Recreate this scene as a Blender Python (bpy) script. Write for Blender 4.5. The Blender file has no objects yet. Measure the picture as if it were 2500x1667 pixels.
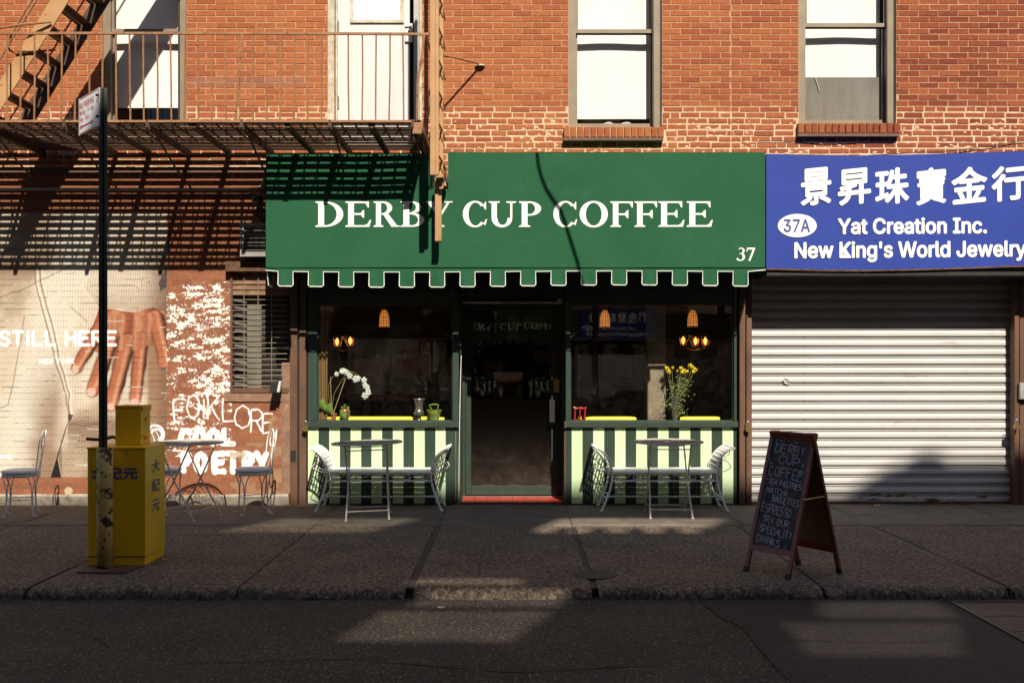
import bpy, math, random
import numpy as np
from mathutils import Vector, Matrix
from mathutils.geometry import tessellate_polygon
R = math.radians
rng = random.Random(37)
C = bpy.context.scene.collection
S = bpy.context.scene

# ------------------------------------------------------------------ camera, light, exposure
F, D, H, CX, CV = 2420.0, 11.0, 1.56, 1255.0, 888.0      # focal (px of a 2500 px frame), distance to the facade, eye height
cam_d = bpy.data.cameras.new('camera'); cam = bpy.data.objects.new('camera', cam_d); C.objects.link(cam)
cam.location = (0, -D, H); cam.rotation_euler = (R(90), 0, 0)
cam_d.sensor_width = 36; cam_d.lens = F/2500*36; cam_d.shift_x = -.002; cam_d.shift_y = .0218
cam_d.clip_end = 600; cam_d.clip_start = .05
S.camera = cam
SUNDIR = Vector((-.26, 1, -1.04))                        # the way the light travels
w = bpy.data.worlds.new('World'); S.world = w; w.use_nodes = True
nt = w.node_tree; bg = nt.nodes['Background']
sky = nt.nodes.new('ShaderNodeTexSky'); sky.sky_type = 'NISHITA'; sky.sun_disc = False
sky.sun_elevation = math.asin(1.04/SUNDIR.length); sky.sun_rotation = math.atan2(.26, -1)
nt.links.new(sky.outputs[0], bg.inputs[0]); bg.inputs[1].default_value = .088
sun_d = bpy.data.lights.new('sun', 'SUN'); sun_d.energy = 5; sun_d.angle = R(.5); sun_d.color = (1, .92, .79)
sun = bpy.data.objects.new('sun', sun_d); C.objects.link(sun)
sun.rotation_euler = SUNDIR.to_track_quat('-Z', 'Y').to_euler(); sun.location = (5, -20, 22)
S.view_settings.view_transform = 'Standard'; S.view_settings.look = 'None'
S.view_settings.exposure = .55; S.view_settings.gamma = 1; S.view_settings.use_curve_mapping = False
S.render.engine = 'CYCLES'
S.cycles.max_bounces = 8; S.cycles.transparent_max_bounces = 16; S.cycles.diffuse_bounces = 4
S.cycles.caustics_reflective = False; S.cycles.caustics_refractive = False
S.cycles.sample_clamp_indirect = 6
S.cycles.use_denoising = True

def X(u, y=0.): return (u-CX)*(D+y)/F
def Z(v, y=0.): return H-(v-CV)*(D+y)/F
def at(u, v, y=0.): return Vector((X(u, y), y, Z(v, y)))

# ------------------------------------------------------------------ object helpers
ORG = {}
def tag(o, label=None, cat=None, group=None, kind=None):
    if label: o['label'] = label
    if cat: o['category'] = cat
    if group: o['group'] = group
    if kind: o['kind'] = kind
    return o
def thing(name, label, cat, loc=(0, 0, 0), group=None, kind=None):
    o = bpy.data.objects.new(name, None); C.objects.link(o); o.location = loc; o.empty_display_size = .1
    ORG[o.name] = Vector(loc); return tag(o, label, cat, group, kind)
def copy_tree(o, parent=None):
    c = o.copy(); C.objects.link(c); c.parent = parent
    for ch in list(o.children): copy_tree(ch, c)
    return c

class MB:
    def __init__(s): s.v = []; s.f = []; s.a = []
    def quad(s, *p):
        n = len(s.v); s.v += [tuple(q) for q in p]; s.f.append(tuple(range(n, n+len(p)))); return s
    def obox(s, o, a, b, c):
        o, a, b, c = map(Vector, (o, a, b, c)); n = len(s.v)
        s.v += [tuple(o+a*i+b*j+c*k) for k in (0, 1) for j in (0, 1) for i in (0, 1)]
        fs = [(0, 2, 3, 1), (4, 5, 7, 6), (0, 1, 5, 4), (2, 6, 7, 3), (0, 4, 6, 2), (1, 3, 7, 5)]
        if a.cross(b).dot(c) < 0: fs = [t[::-1] for t in fs]
        s.f += [tuple(n+i for i in t) for t in fs]; return s
    def box(s, x0, x1, y0, y1, z0, z1):
        x0, x1 = sorted((x0, x1)); y0, y1 = sorted((y0, y1)); z0, z1 = sorted((z0, z1))
        return s.obox((x0, y0, z0), (x1-x0, 0, 0), (0, y1-y0, 0), (0, 0, z1-z0))
    def bbox(s, x0, x1, y0, y1, z0, z1, b=.004):
        """box with chamfered front (towards -y) edges"""
        n = len(s.v)
        for (y, e) in ((y1, 0), (y0+b, 0), (y0, b)):
            s.v += [(x0+e, y, z0+e), (x1-e, y, z0+e), (x1-e, y, z1-e), (x0+e, y, z1-e)]
        for k in (0, 4):
            for i in range(4):
                j = (i+1) % 4; s.f.append((n+k+i, n+k+j, n+k+4+j, n+k+4+i))
        s.f.append((n+8, n+9, n+10, n+11)); return s
    def tube(s, pts, r, n=6, closed=False, caps=True, flat=1.):
        pts = [Vector(p) for p in pts]; m = len(pts); base = len(s.v); up = None
        rr = r if isinstance(r, (list, tuple)) else [r]*m
        for i, p in enumerate(pts):
            if closed: t = pts[(i+1) % m]-pts[i-1]
            else: t = pts[min(i+1, m-1)]-pts[max(i-1, 0)]
            if t.length < 1e-9: t = Vector((0, 0, 1))
            t.normalize()
            if up is None: up = t.orthogonal()
            up = (up-t*up.dot(t))
            if up.length < 1e-6: up = t.orthogonal()
            up.normalize(); sd = t.cross(up)
            for k in range(n):
                a = 2*math.pi*k/n; s.v.append(tuple(p+(up*math.cos(a)*flat+sd*math.sin(a))*rr[i]))
        for i in range(m if closed else m-1):
            j = (i+1) % m
            for k in range(n):
                l = (k+1) % n; s.f.append((base+i*n+k, base+i*n+l, base+j*n+l, base+j*n+k))
        if caps and not closed:
            s.f.append(tuple(base+k for k in range(n))[::-1]); s.f.append(tuple(base+(m-1)*n+k for k in range(n)))
        return s
    def lathe(s, prof, c=(0, 0, 0), n=20, cap=True):
        c = Vector(c); base = len(s.v); m = len(prof)
        for (r, z) in prof:
            for k in range(n):
                a = 2*math.pi*k/n; s.v.append((c.x+r*math.cos(a), c.y+r*math.sin(a), c.z+z))
        for i in range(m-1):
            for k in range(n):
                l = (k+1) % n; s.f.append((base+i*n+k, base+i*n+l, base+(i+1)*n+l, base+(i+1)*n+k))
        if cap:
            s.f.append(tuple(base+k for k in range(n))[::-1]); s.f.append(tuple(base+(m-1)*n+k for k in range(n)))
        return s
    def grid(s, fn, nu, nv):
        base = len(s.v)
        for j in range(nv+1):
            for i in range(nu+1): s.v.append(tuple(fn(i/nu, j/nv)))
        for j in range(nv):
            for i in range(nu):
                a = base+j*(nu+1)+i; s.f.append((a, a+1, a+nu+2, a+nu+1))
        return s
    def mesh(s, name, mat, smooth=False, org=Vector((0, 0, 0))):
        me = bpy.data.meshes.new(name)
        me.from_pydata([(v[0]-org[0], v[1]-org[1], v[2]-org[2]) for v in s.v], [], s.f)
        if mat: me.materials.append(mat)
        if smooth: me.polygons.foreach_set('use_smooth', [True]*len(me.polygons))
        me.update(); return me
    def build(s, name, mat, parent=None, smooth=False, kind=None, label=None):
        org = ORG[parent.name] if parent is not None else Vector((0, 0, 0))
        o = bpy.data.objects.new(name, s.mesh(name, mat, smooth, org)); C.objects.link(o)
        if parent is not None: o.parent = parent; ORG[o.name] = org
        return tag(o, label, None, None, kind)
def parts(name, mat, parent, fns, smooth=False, **k):
    for fn in fns: part(name, mat, parent, fn, smooth, **k)
def part(name, mat, parent, fn, smooth=False, **k):
    m = MB(); fn(m); return m.build(name, mat, parent, smooth, **k)
def solo(name, mat, m, label, cat, group=None, kind=None, smooth=False):
    """a thing that is one mesh, its origin at its own base"""
    xs = [v[0] for v in m.v]; ys = [v[1] for v in m.v]; zs = [v[2] for v in m.v]
    org = Vector(((min(xs)+max(xs))/2, (min(ys)+max(ys))/2, min(zs)))
    o = bpy.data.objects.new(name, m.mesh(name, mat, smooth, org)); o.location = org; C.objects.link(o)
    return tag(o, label, cat, group, kind)

# ------------------------------------------------------------------ materials
class NT:
    def __init__(s, name):
        s.m = bpy.data.materials.new(name); s.m.use_nodes = True; s.t = s.m.node_tree
        s.b = s.t.nodes['Principled BSDF']; s.out = s.t.nodes['Material Output']
    def n(s, typ, **k):
        x = s.t.nodes.new('ShaderNode'+typ)
        for a, b in k.items():
            if a == 'i':
                for q, v in b.items():
                    if isinstance(v, bpy.types.NodeSocket): s.t.links.new(v, x.inputs[q])
                    else: x.inputs[q].default_value = v
            else: setattr(x, a, b)
        return x
    def pos(s, sc=(1, 1, 1)):
        g = s.n('NewGeometry'); v = s.n('VectorMath', operation='MULTIPLY', i={0: g.outputs['Position'], 1: sc}); return v.outputs[0]
    def noise(s, scale, detail=4, vec=None, rough=.55, dist=0):
        return s.n('TexNoise', i={'Vector': vec or s.pos(), 'Scale': scale, 'Detail': detail, 'Roughness': rough, 'Distortion': dist}).outputs[0]
    def ramp(s, fac, lo, hi):
        return s.n('MapRange', i={0: fac, 1: lo, 2: hi, 3: 0., 4: 1.}).outputs[0]
    def mix(s, fac, a, b, blend='MIX'):
        x = s.n('Mix', data_type='RGBA', blend_type=blend)
        for k, v in ((0, fac), (6, a), (7, b)):
            if isinstance(v, bpy.types.NodeSocket): s.t.links.new(v, x.inputs[k])
            else: x.inputs[k].default_value = v if k == 0 else (*v, 1)[:4]
        return x.outputs[2]
    def math(s, op, a, b=0.):
        return s.n('Math', operation=op, i={0: a, 1: b}).outputs[0]
    def set(s, k, v):
        if isinstance(v, bpy.types.NodeSocket): s.t.links.new(v, s.b.inputs[k])
        else: s.b.inputs[k].default_value = (*v, 1) if isinstance(v, tuple) and len(v) == 3 else v
    def bump(s, h, strength=.3, dist=.01):
        x = s.n('Bump', i={'Height': h, 'Strength': strength, 'Distance': dist}); s.t.links.new(x.outputs[0], s.b.inputs['Normal'])
MATS = {}
def pbr(name, c, c2=None, scale=6., rough=.6, metal=0., bump=0., bscale=60., c3=None, s3=20., t3=(.62, .68), spec=.5, stretch=(1, 1, 1), dirt=None):
    if name in MATS: return MATS[name]
    t = NT(name); vec = t.pos(stretch); col = c
    c2 = c2 or tuple(q*.8 for q in c)
    col = t.mix(t.ramp(t.noise(scale, 5, vec), .35, .65), c, c2)
    if c3: col = t.mix(t.ramp(t.noise(s3, 6, vec, .65), *t3), col, c3)
    t.set('Base Color', col); t.set('Metallic', metal)
    t.set('Roughness', t.n('MapRange', i={0: t.noise(scale*3, 3, vec), 3: max(0, rough-.1), 4: min(1, rough+.1)}).outputs[0])
    t.b.inputs['Specular IOR Level'].default_value = spec
    if bump: t.bump(t.noise(bscale, 6, vec), bump, .01)
    MATS[name] = t.m; return t.m
def glass(name, tint=(.92, .95, .93), refl=1.3, rough=0.0, bumps=.0, dust=0.):
    t = NT(name)
    fc = t.n('LayerWeight', i={'Blend': .5}); p5 = t.math('POWER', fc.outputs['Facing'], 5.)   # Schlick, the same from both sides
    f = t.math('MULTIPLY', t.math('ADD', t.math('MULTIPLY', p5, .92), .08), refl)
    tr = t.n('BsdfTransparent', i={'Color': (*tint, 1)}); gl = t.n('BsdfGlossy', i={'Color': (1, 1, 1, 1), 'Roughness': rough})
    if bumps:
        b = t.n('Bump', i={'Height': t.noise(2.2, 2), 'Strength': bumps, 'Distance': .02}); t.t.links.new(b.outputs[0], gl.inputs['Normal'])
    mx = t.n('MixShader', i={0: f, 1: tr.outputs[0], 2: gl.outputs[0]})
    o = mx.outputs[0]
    if dust:
        df = t.n('BsdfDiffuse', i={'Color': (.5, .46, .4, 1)})
        fac = t.math('MULTIPLY', t.ramp(t.noise(14, 6), .3, .8), dust)
        o = t.n('MixShader', i={0: fac, 1: o, 2: df.outputs[0]}).outputs[0]
    t.t.links.new(o, t.out.inputs[0]); return t.m
def emit(name, c, st):
    t = NT(name); t.set('Base Color', c); t.set('Emission Color', c); t.b.inputs['Emission Strength'].default_value = st; return t.m

M = {}
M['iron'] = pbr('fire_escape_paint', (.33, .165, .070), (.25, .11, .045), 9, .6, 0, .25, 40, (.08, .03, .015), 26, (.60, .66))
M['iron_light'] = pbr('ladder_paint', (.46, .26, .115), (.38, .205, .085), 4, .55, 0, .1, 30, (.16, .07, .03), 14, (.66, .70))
M['iron_shaded'] = pbr('fire_escape_shade', (.085, .041, .020), (.05, .024, .012), 9, .65, 0, .25, 40, (.26, .13, .055), 18, (.60, .68))  # shade of the undersides painted into the slat, beam and tread colour
M['black_iron'] = pbr('black_iron', (.02, .018, .016), (.035, .03, .026), 20, .5, .2)
M['brown_stone'] = pbr('brown_stone', (.27, .15, .095), (.19, .105, .068), 9, .9, 0, .5, 40, (.40, .30, .20), 12, (.60, .70))
M['brown_steel'] = pbr('brown_steel', (.15, .075, .046), (.10, .052, .033), 6, .55, .1, .2, 50, (.30, .17, .10), 30, (.64, .72), stretch=(1, 1, .35))
M['win_frame'] = pbr('window_frame_paint', (.26, .20, .13), (.21, .16, .105), 5, .5, 0, .05, 60, (.20, .15, .09), 22, (.64, .7))
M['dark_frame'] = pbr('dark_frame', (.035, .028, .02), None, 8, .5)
M['white_blind'] = pbr('roller_blind', (.90, .89, .86), (.87, .86, .82), 1.2, .9)
M['grey_film'] = pbr('grey_window_film', (.17, .15, .12), (.24, .21, .17), 7, .7, stretch=(1, 1, .25))
M['white_door'] = pbr('white_door_paint', (.66, .63, .60), (.58, .55, .52), 2.5, .5, 0, .08, 40, (.42, .37, .32), 9, (.66, .8), stretch=(1, 1, .3))
M['old_white'] = pbr('old_white_trim', (.58, .53, .42), (.40, .34, .25), 14, .8, 0, .4, 60)
M['green_fab'] = pbr('green_canvas', (.019, .096, .043), (.016, .084, .038), 1.6, .85, 0, .12, 160, (.030, .118, .058), 5, (.58, .9), spec=.2)
M['white_print'] = pbr('white_print', (.88, .85, .78), (.84, .81, .74), 12, .7, spec=.2)
M['blue_sign'] = pbr('blue_sign_vinyl', (.024, .050, .29), (.021, .044, .26), 1.5, .6, 0, .03, 90, spec=.25)
M['blue_print'] = pbr('blue_print', (.05, .08, .28), None, 12, .6)
M['rust'] = pbr('rust', (.07, .03, .015), (.15, .07, .028), 20, .8, 0, .4, 60)
M['dark_green'] = pbr('dark_green_paint', (.034, .054, .038), (.028, .046, .033), 4, .42, 0, .05, 60)
M['light_green'] = pbr('light_green_paint', (.60, .76, .46), (.56, .71, .43), 5, .5, 0, .05, 60)
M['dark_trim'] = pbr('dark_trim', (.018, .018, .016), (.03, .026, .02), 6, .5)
M['red_tile'] = pbr('red_tile', (.50, .055, .035), (.40, .04, .028), 10, .35, 0, .1, 60, (.25, .05, .03), 14, (.6, .75))
M['shutter'] = pbr('shutter_steel', (.66, .635, .615), (.60, .575, .555), 2.5, .45, .15, .10, 30, (.40, .31, .23), 6, (.62, .80), stretch=(.4, 1, 1.5))
M['shutter_rust'] = pbr('shutter_steel_rusty', (.58, .55, .50), (.50, .46, .42), 3, .5, .15, .1, 30, (.16, .08, .03), 9, (.56, .62), stretch=(.5, 1, 2))
M['brass'] = pbr('brass', (.62, .42, .16), (.5, .33, .12), 20, .35, .9)
M['steel'] = pbr('steel', (.6, .58, .55), None, 20, .3, .9)
M['white_iron'] = pbr('white_painted_iron', (.88, .86, .83), (.80, .77, .73), 12, .5, 0, .15, 80, (.22, .12, .06), 34, (.67, .71))
M['cushion'] = pbr('white_vinyl_cushion', (.74, .73, .76), (.70, .69, .72), 5, .45, 0, .05, 30)
M['table_top'] = pbr('table_mesh_iron', (.66, .61, .54), (.48, .43, .37), 16, .6, 0, .2, 80, (.24, .16, .11), 40, (.6, .68))
M['yellow_box'] = pbr('yellow_box_paint', (.93, .55, .012), (.84, .47, .010), 3.5, .42, 0, .05, 40, (.30, .15, .02), 9, (.66, .76))
M['yellow_pipe'] = pbr('yellow_pipe_paint', (.62, .44, .12), (.52, .34, .08), 12, .6, 0, .3, 60, (.035, .022, .012), 13, (.53, .56))
M['post'] = pbr('green_post', (.055, .06, .05), (.075, .08, .066), 10, .5, .3)
M['sign_white'] = pbr('sign_face_white', (.80, .78, .78), (.76, .74, .74), 8, .4)
M['sign_red'] = pbr('sign_print_red', (.42, .02, .03), None, 8, .4)
M['red_wood'] = pbr('red_brown_wood', (.22, .034, .018), (.16, .024, .012), 8, .35, 0, .1, 40, stretch=(1, 1, .2))
M['tan_board'] = pbr('tan_board', (.20, .115, .04), (.165, .09, .03), 3, .7)
M['chalk'] = pbr('chalk', (.60, .62, .68), (.34, .36, .42), 50, .9)
M['rubber'] = pbr('rubber', (.012, .012, .012), None, 8, .7)
M['concrete'] = pbr('pavement_concrete', (.175, .138, .104), (.125, .098, .073), 3.0, .85, 0, .5, 120, (.070, .053, .040), 7, (.54, .68))
M['stone_base'] = pbr('stone_base', (.42, .36, .28), (.30, .25, .19), 8, .9, 0, .5, 40, (.12, .10, .08), 9, (.55, .68))
M['yellow_seat'] = pbr('yellow_upholstery', (.86, .70, .055), (.80, .64, .05), 4, .5)
M['column_steel'] = pbr('worn_column_paint', (.32, .25, .175), (.22, .165, .11), 12, .6, .1, .2, 60, (.34, .27, .19), 24, (.58, .66))
M['terracotta'] = pbr('terracotta', (.42, .14, .07), None, 12, .8)
M['leaf'] = pbr('orchid_leaf', (.22, .34, .06), (.15, .26, .04), 9, .4)
M['petal'] = pbr('white_petal', (.86, .85, .78), None, 9, .6)
M['petal_y'] = pbr('yellow_petal', (.85, .66, .03), (.75, .5, .02), 60, .7)
M['stem'] = pbr('stem', (.20, .24, .07), (.34, .26, .10), 14, .6)
M['cane'] = pbr('bamboo_stake', (.52, .40, .18), None, 14, .6)
M['foliage'] = pbr('flower_foliage', (.16, .22, .05), (.32, .36, .10), 30, .6)
M['green_glaze'] = pbr('green_glaze', (.10, .24, .04), (.28, .36, .08), 26, .12, 0, 0, 60, (.18, .06, .015), 12, (.5, .65))
M['silver'] = pbr('tarnished_silver', (.46, .42, .36), (.36, .32, .26), 18, .25, .8)
M['red_lacquer'] = pbr('red_lacquer', (.55, .03, .035), None, 8, .3)
M['room_wall'] = pbr('cafe_wall', (.13, .085, .055), (.10, .065, .042), 3, .8)
M['room_dark'] = pbr('cafe_dark_wood', (.06, .036, .022), None, 3, .6)
M['paper'] = pbr('paper', (.74, .72, .68), None, 8, .8)
M['tar'] = pbr('tar_seam', (.035, .032, .030), (.05, .045, .04), 10, .7, 0, .2, 60)
M['ac_metal'] = pbr('air_conditioner_metal', (.42, .40, .36), (.34, .32, .28), 8, .45, .3)
M['chrome_globe'] = pbr('dark_glass_globe', (.10, .08, .06), None, 8, .06, .9)
M['grime_glass'] = pbr('opaque_window', (.20, .19, .155), (.14, .135, .105), 6, .3)
# ------------------------------------------------------------------ the mural, generated in memory (print on the bricks)
WX0, WX1, WZ0, WZ1, PPM = -6.6, -2.4, 0.0, 3.95, 270
def lin(r, g, b, k=.66): return np.array([((c/255+.055)/1.055)**2.4 if c > 10 else c/255/12.92 for c in (r, g, b)])*k
def vnoise(h, w, cell, rs, octs=3):
    out = np.zeros((h, w)); amp = 1; tot = 0
    for k in range(octs):
        c = max(2, cell/2**k); g = rs.rand(int(h/c)+3, int(w/c)+3)
        yy = np.arange(h)/c; xx = np.arange(w)/c; yi = yy.astype(int); xi = xx.astype(int)
        fy = (yy-yi)[:, None]; fx = (xx-xi)[None]; fy = fy*fy*(3-2*fy); fx = fx*fx*(3-2*fx)
        a = g[yi][:, xi]; b = g[yi][:, xi+1]; c2 = g[yi+1][:, xi]; d = g[yi+1][:, xi+1]
        out += amp*((a*(1-fx)+b*fx)*(1-fy)+(c2*(1-fx)+d*fx)*fy); tot += amp; amp *= .55
    return out/tot
# single-stroke capitals on a 4 x 6 grid, y down
STK = {
 'A': [[(0,6),(2,0),(4,6)],[(.8,4),(3.2,4)]], 'B': [[(0,6),(0,0),(2.6,0),(3.5,.8),(3.5,2),(2.6,2.8),(0,2.8)],[(2.6,2.8),(4,3.8),(4,5),(3,6),(0,6)]],
 'C': [[(4,1),(3,.1),(1.6,0),(.4,1),(0,3),(.4,5),(1.6,6),(3,5.9),(4,5)]], 'D': [[(0,6),(0,0),(2,0),(3.6,1.2),(4,3),(3.6,4.8),(2,6),(0,6)]],
 'E': [[(4,0),(0,0),(0,6),(4,6)],[(0,2.9),(3.2,2.9)]], 'F': [[(4,0),(0,0),(0,6)],[(0,2.9),(3.2,2.9)]],
 'G': [[(4,1),(3,.1),(1.6,0),(.4,1),(0,3),(.4,5),(1.6,6),(3.2,5.9),(4,5),(4,3.4),(2.4,3.4)]], 'H': [[(0,0),(0,6)],[(4,0),(4,6)],[(0,3),(4,3)]],
 'I': [[(2,0),(2,6)]], 'K': [[(0,0),(0,6)],[(4,0),(0,3.4)],[(1.2,2.5),(4,6)]], 'L': [[(0,0),(0,6),(3.6,6)]],
 'M': [[(0,6),(0,0),(2,3.6),(4,0),(4,6)]], 'N': [[(0,6),(0,0),(4,6),(4,0)]],
 'O': [[(2,0),(.6,.9),(0,3),(.6,5.1),(2,6),(3.4,5.1),(4,3),(3.4,.9),(2,0)]], 'P': [[(0,6),(0,0),(2.8,0),(4,1),(4,2.2),(2.8,3.2),(0,3.2)]],
 'R': [[(0,6),(0,0),(2.8,0),(3.9,.9),(3.9,2.1),(2.8,3),(0,3)],[(1.8,3),(4,6)]],
 'S': [[(3.8,.9),(2.8,0),(1.2,0),(.2,.9),(.3,2.1),(1.2,2.8),(2.9,3.2),(3.9,4),(3.9,5.1),(2.8,6),(1.2,6),(.1,5.1)]],
 'T': [[(0,0),(4,0)],[(2,0),(2,6)]], 'U': [[(0,0),(0,4.4),(.9,5.7),(2,6),(3.1,5.7),(4,4.4),(4,0)]], 'Y': [[(0,0),(2,3)],[(4,0),(2,3),(2,6)]],
 'W': [[(0,0),(1,6),(2,2),(3,6),(4,0)]], '.': [[(0,5.7),(.3,6)]],
 'p': [[(0,2.4),(0,7.6)],[(0,2.6),(1.8,2.2),(3,3),(3,5),(1.8,5.9),(0,5.6)]], 'a': [[(3,2.4),(3,6)],[(3,3),(1.6,2.2),(.2,3.2),(.2,5),(1.6,5.9),(3,5)]],
 'n': [[(0,2.4),(0,6)],[(0,3.4),(1.4,2.3),(2.8,3),(2.8,6)]], 'y': [[(0,2.4),(1.5,6)],[(3,2.4),(1.2,7.4),(.2,7.6)]],
 'm': [[(0,2.4),(0,6)],[(0,3.2),(1,2.3),(1.8,3),(1.8,6)],[(1.8,3.2),(2.8,2.3),(3.6,3),(3.6,6)]], 'o': [[(1.5,2.3),(.2,3.2),(.2,5),(1.5,5.9),(2.8,5),(2.8,3.2),(1.5,2.3)]],
 'c': [[(2.6,3),(1.5,2.3),(.2,3.2),(.2,5),(1.5,5.9),(2.6,5.2)]]}
def strokes(txt, x0, x1, y0, y1, gap=1.6, jit=0., r=None, slope=0.):
    """polylines of txt fitted to the box; y grows downwards"""
    adv = 0; out = []
    for ch in txt:
        if ch == ' ': adv += 3.0; continue
        wd = .6 if ch == '.' else (1.0 if ch == 'I' else 4)
        for pl in STK[ch]:
            out.append([(adv+(p[0]-(1.5 if ch == 'I' else 0)), p[1]) for p in pl])
        adv += wd+gap
    adv -= gap; res = []
    for pl in out:
        jx = (r.uniform(-jit, jit), r.uniform(-jit, jit)) if r else (0, 0)
        res.append([(x0+(x1-x0)*(p[0]+jx[0])/adv, y0+(y1-y0)*(p[1]+jx[1])/6+slope*(x1-x0)*p[0]/adv) for p in pl])
    return res
def make_mural():
    w_, h_ = int((WX1-WX0)*PPM), int((WZ1-WZ0)*PPM); rs = np.random.RandomState(5)
    xs = WX0+(np.arange(w_)+.5)/PPM; zs = WZ0+(np.arange(h_)+.5)/PPM
    U = CX+xs[None]*220+np.zeros((h_, 1)); V = CV-(zs[:, None]-H)*220+np.zeros((1, w_))
    nz = [vnoise(h_, w_, c, rs) for c in (60, 18, 6)]
    wob = (nz[0]-.5)*10; Uw, Vw = U+wob, V+(nz[1]-.5)*6
    img = np.zeros((h_, w_, 4))
    def put(col, m):
        m = np.clip(m, 0, 1)[..., None]; img[..., :3] = img[..., :3]*(1-m)+np.asarray(col)*m
    def cover(m): img[..., 3] = np.maximum(img[..., 3], np.clip(m, 0, 1))
    def seg(p, q, uu=Uw, vv=Vw):
        px, py = p; qx, qy = q; dx, dy = qx-px, qy-py; L = dx*dx+dy*dy+1e-9
        t = np.clip(((uu-px)*dx+(vv-py)*dy)/L, 0, 1); return np.hypot(uu-px-t*dx, vv-py-t*dy), t
    def line(pts, wd, soft=1.5, uu=Uw, vv=Vw):
        d = np.full(U.shape, 1e9)
        for a, b in zip(pts, pts[1:]): d = np.minimum(d, seg(a, b, uu, vv)[0])
        return np.clip((wd-d)/soft+.5, 0, 1)
    def sm(x, a, b): t = np.clip((x-a)/(b-a), 0, 1); return t*t*(3-2*t)
    def inpoly(pts, uu=Uw, vv=Vw):
        ins = np.zeros(U.shape, bool)
        for (x1, y1), (x2, y2) in zip(pts, pts[1:]+pts[:1]):
            c = ((y1 > vv) != (y2 > vv)); ins ^= c & (uu < (x2-x1)*(vv-y1)/(y2-y1+1e-9)+x1)
        return ins.astype(float)
    cream, tan, deep = lin(240, 222, 196), lin(198, 172, 144), lin(104, 82, 66)
    put(cream, np.ones(U.shape))
    # broad folds of the jacket
    put(lin(188, 160, 130), .8*sm(np.sin((U*.6+V*.45)/46+nz[0]*2.2), .1, 1))
    put(lin(255, 247, 228), .8*sm(np.sin((U*.9+V*.3)/60+1.4+nz[0]), .3, 1))
    # corduroy ribs, straight on the right of the seam and slanting on the left
    seamx = 85+(V-650)*.25
    ph = np.where(U > seamx, U+(V-900)*.03, U*.92+V*.42)
    put(deep, .17*(.5+.5*np.sin(ph*2*math.pi/6.8))*(.5+.9*nz[1]))
    put(lin(255, 250, 235), .16*sm(-np.sin(ph*2*math.pi/6.8), .2, 1))
    put(lin(150, 118, 92), .75*sm(U, 20, 150)*sm(165-U+(1010-V)*.12, -10, 30)*sm(V, 930, 1080)*sm(nz[0], .2, .7)); put(lin(140, 110, 86), .6*sm(U+V*.25, 470, 520)*(1-sm(U+V*.25, 530, 640))*(V > 1060))
    # seams
    for off in (0, 13):
        pts = [(82+off, 655), (96+off, 720), (118+off, 810), (140+off*.8, 900), (158+off*.6, 960), (168, 1020)]
        put(lin(140, 112, 90), .75*line(pts, 2.0, 2)); put(lin(255, 246, 225), .8*line([(a+5, b) for a, b in pts], 2.6, 3))
    put(lin(120, 98, 78), .5*line([(-40, 740), (60, 705), (160, 655), (230, 630)], 2, 3))
    put(lin(130, 108, 88), .6*line([(58, 770), (48, 850), (30, 940), (22, 990), (-30, 1008)], 1.6, 2))
    put(lin(120, 98, 80), .5*line([(175, 750), (212, 785)], 1.6, 3))
    put(lin(168, 138, 112), .85*sm(U, 40, 150)*sm(160+(1010-V)*.06-U, -4, 34)*sm(V, 820, 1000)); put(lin(150, 120, 98), .8*sm(V, 1010, 1034)*(1-sm(V, 1040, 1110))*(U > 166)*(U < 352)); put(lin(252, 240, 220), .6*sm(V, 880, 930)*(1-sm(V, 960, 1010))*sm(U, 180, 215)*(1-sm(U, 330, 350))); put(lin(158, 128, 104), .7*sm(V, 625, 650)*(1-sm(V, 655, 700))*(U < 90))
    # sleeve
    slv = inpoly([(232, 640), (300, 612), (405, 600), (405, 742), (372, 752), (330, 760), (285, 755), (242, 752), (206, 700)])
    put(lin(243, 228, 204), .85*slv); put(deep, .28*slv*(np.sin((U+V*.1)*2*math.pi/6) > .2)); put(lin(190, 160, 135), .5*slv*sm(V, 690, 760))
    put(lin(120, 88, 72), .8*sm(U, 330, 408)*sm(V, 560, 660)*(U > 320)*(V < 760))
    put(lin(60, 45, 55), .8*inpoly([(388, 690), (407, 650), (407, 700), (392, 712)]))
    # shade on the flank right of the hand
    put(lin(168, 130, 100), .95*sm(U, 350, 368)*(V > 752)); put(lin(120, 90, 70), .6*sm(U, 372, 407)*(V > 752))
    # the hand
    sk, hi, lo = lin(196, 118, 84), lin(244, 186, 144), lin(74, 32, 22)
    palm = inpoly([(240, 752), (285, 757), (332, 762), (375, 752), (400, 760), (404, 842), (362, 842), (330, 860), (262, 872), (216, 852), (226, 800)])
    put(lin(176, 98, 68), palm); put(lin(96, 44, 32), .7*palm*sm(V, 790, 752)*0+.6*palm*sm(U, 360, 404)); put(lin(228, 168, 126), palm*.6*sm(np.sin((U-V*.05)/9.5+1), .0, 1)); put(lin(128, 66, 46), palm*.6*sm(np.sin((U-V*.05)/9.5+4), .2, 1)*sm(nz[0], .3, .6))
    fing = [((246, 796), (186, 898), 19, 14), ((272, 826), (225, 952), 20, 17), ((309, 836), (271, 985), 21, 18), ((344, 828), (331, 970), 18, 16), ((380, 780), (404, 880), 21, 18)]
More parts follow.
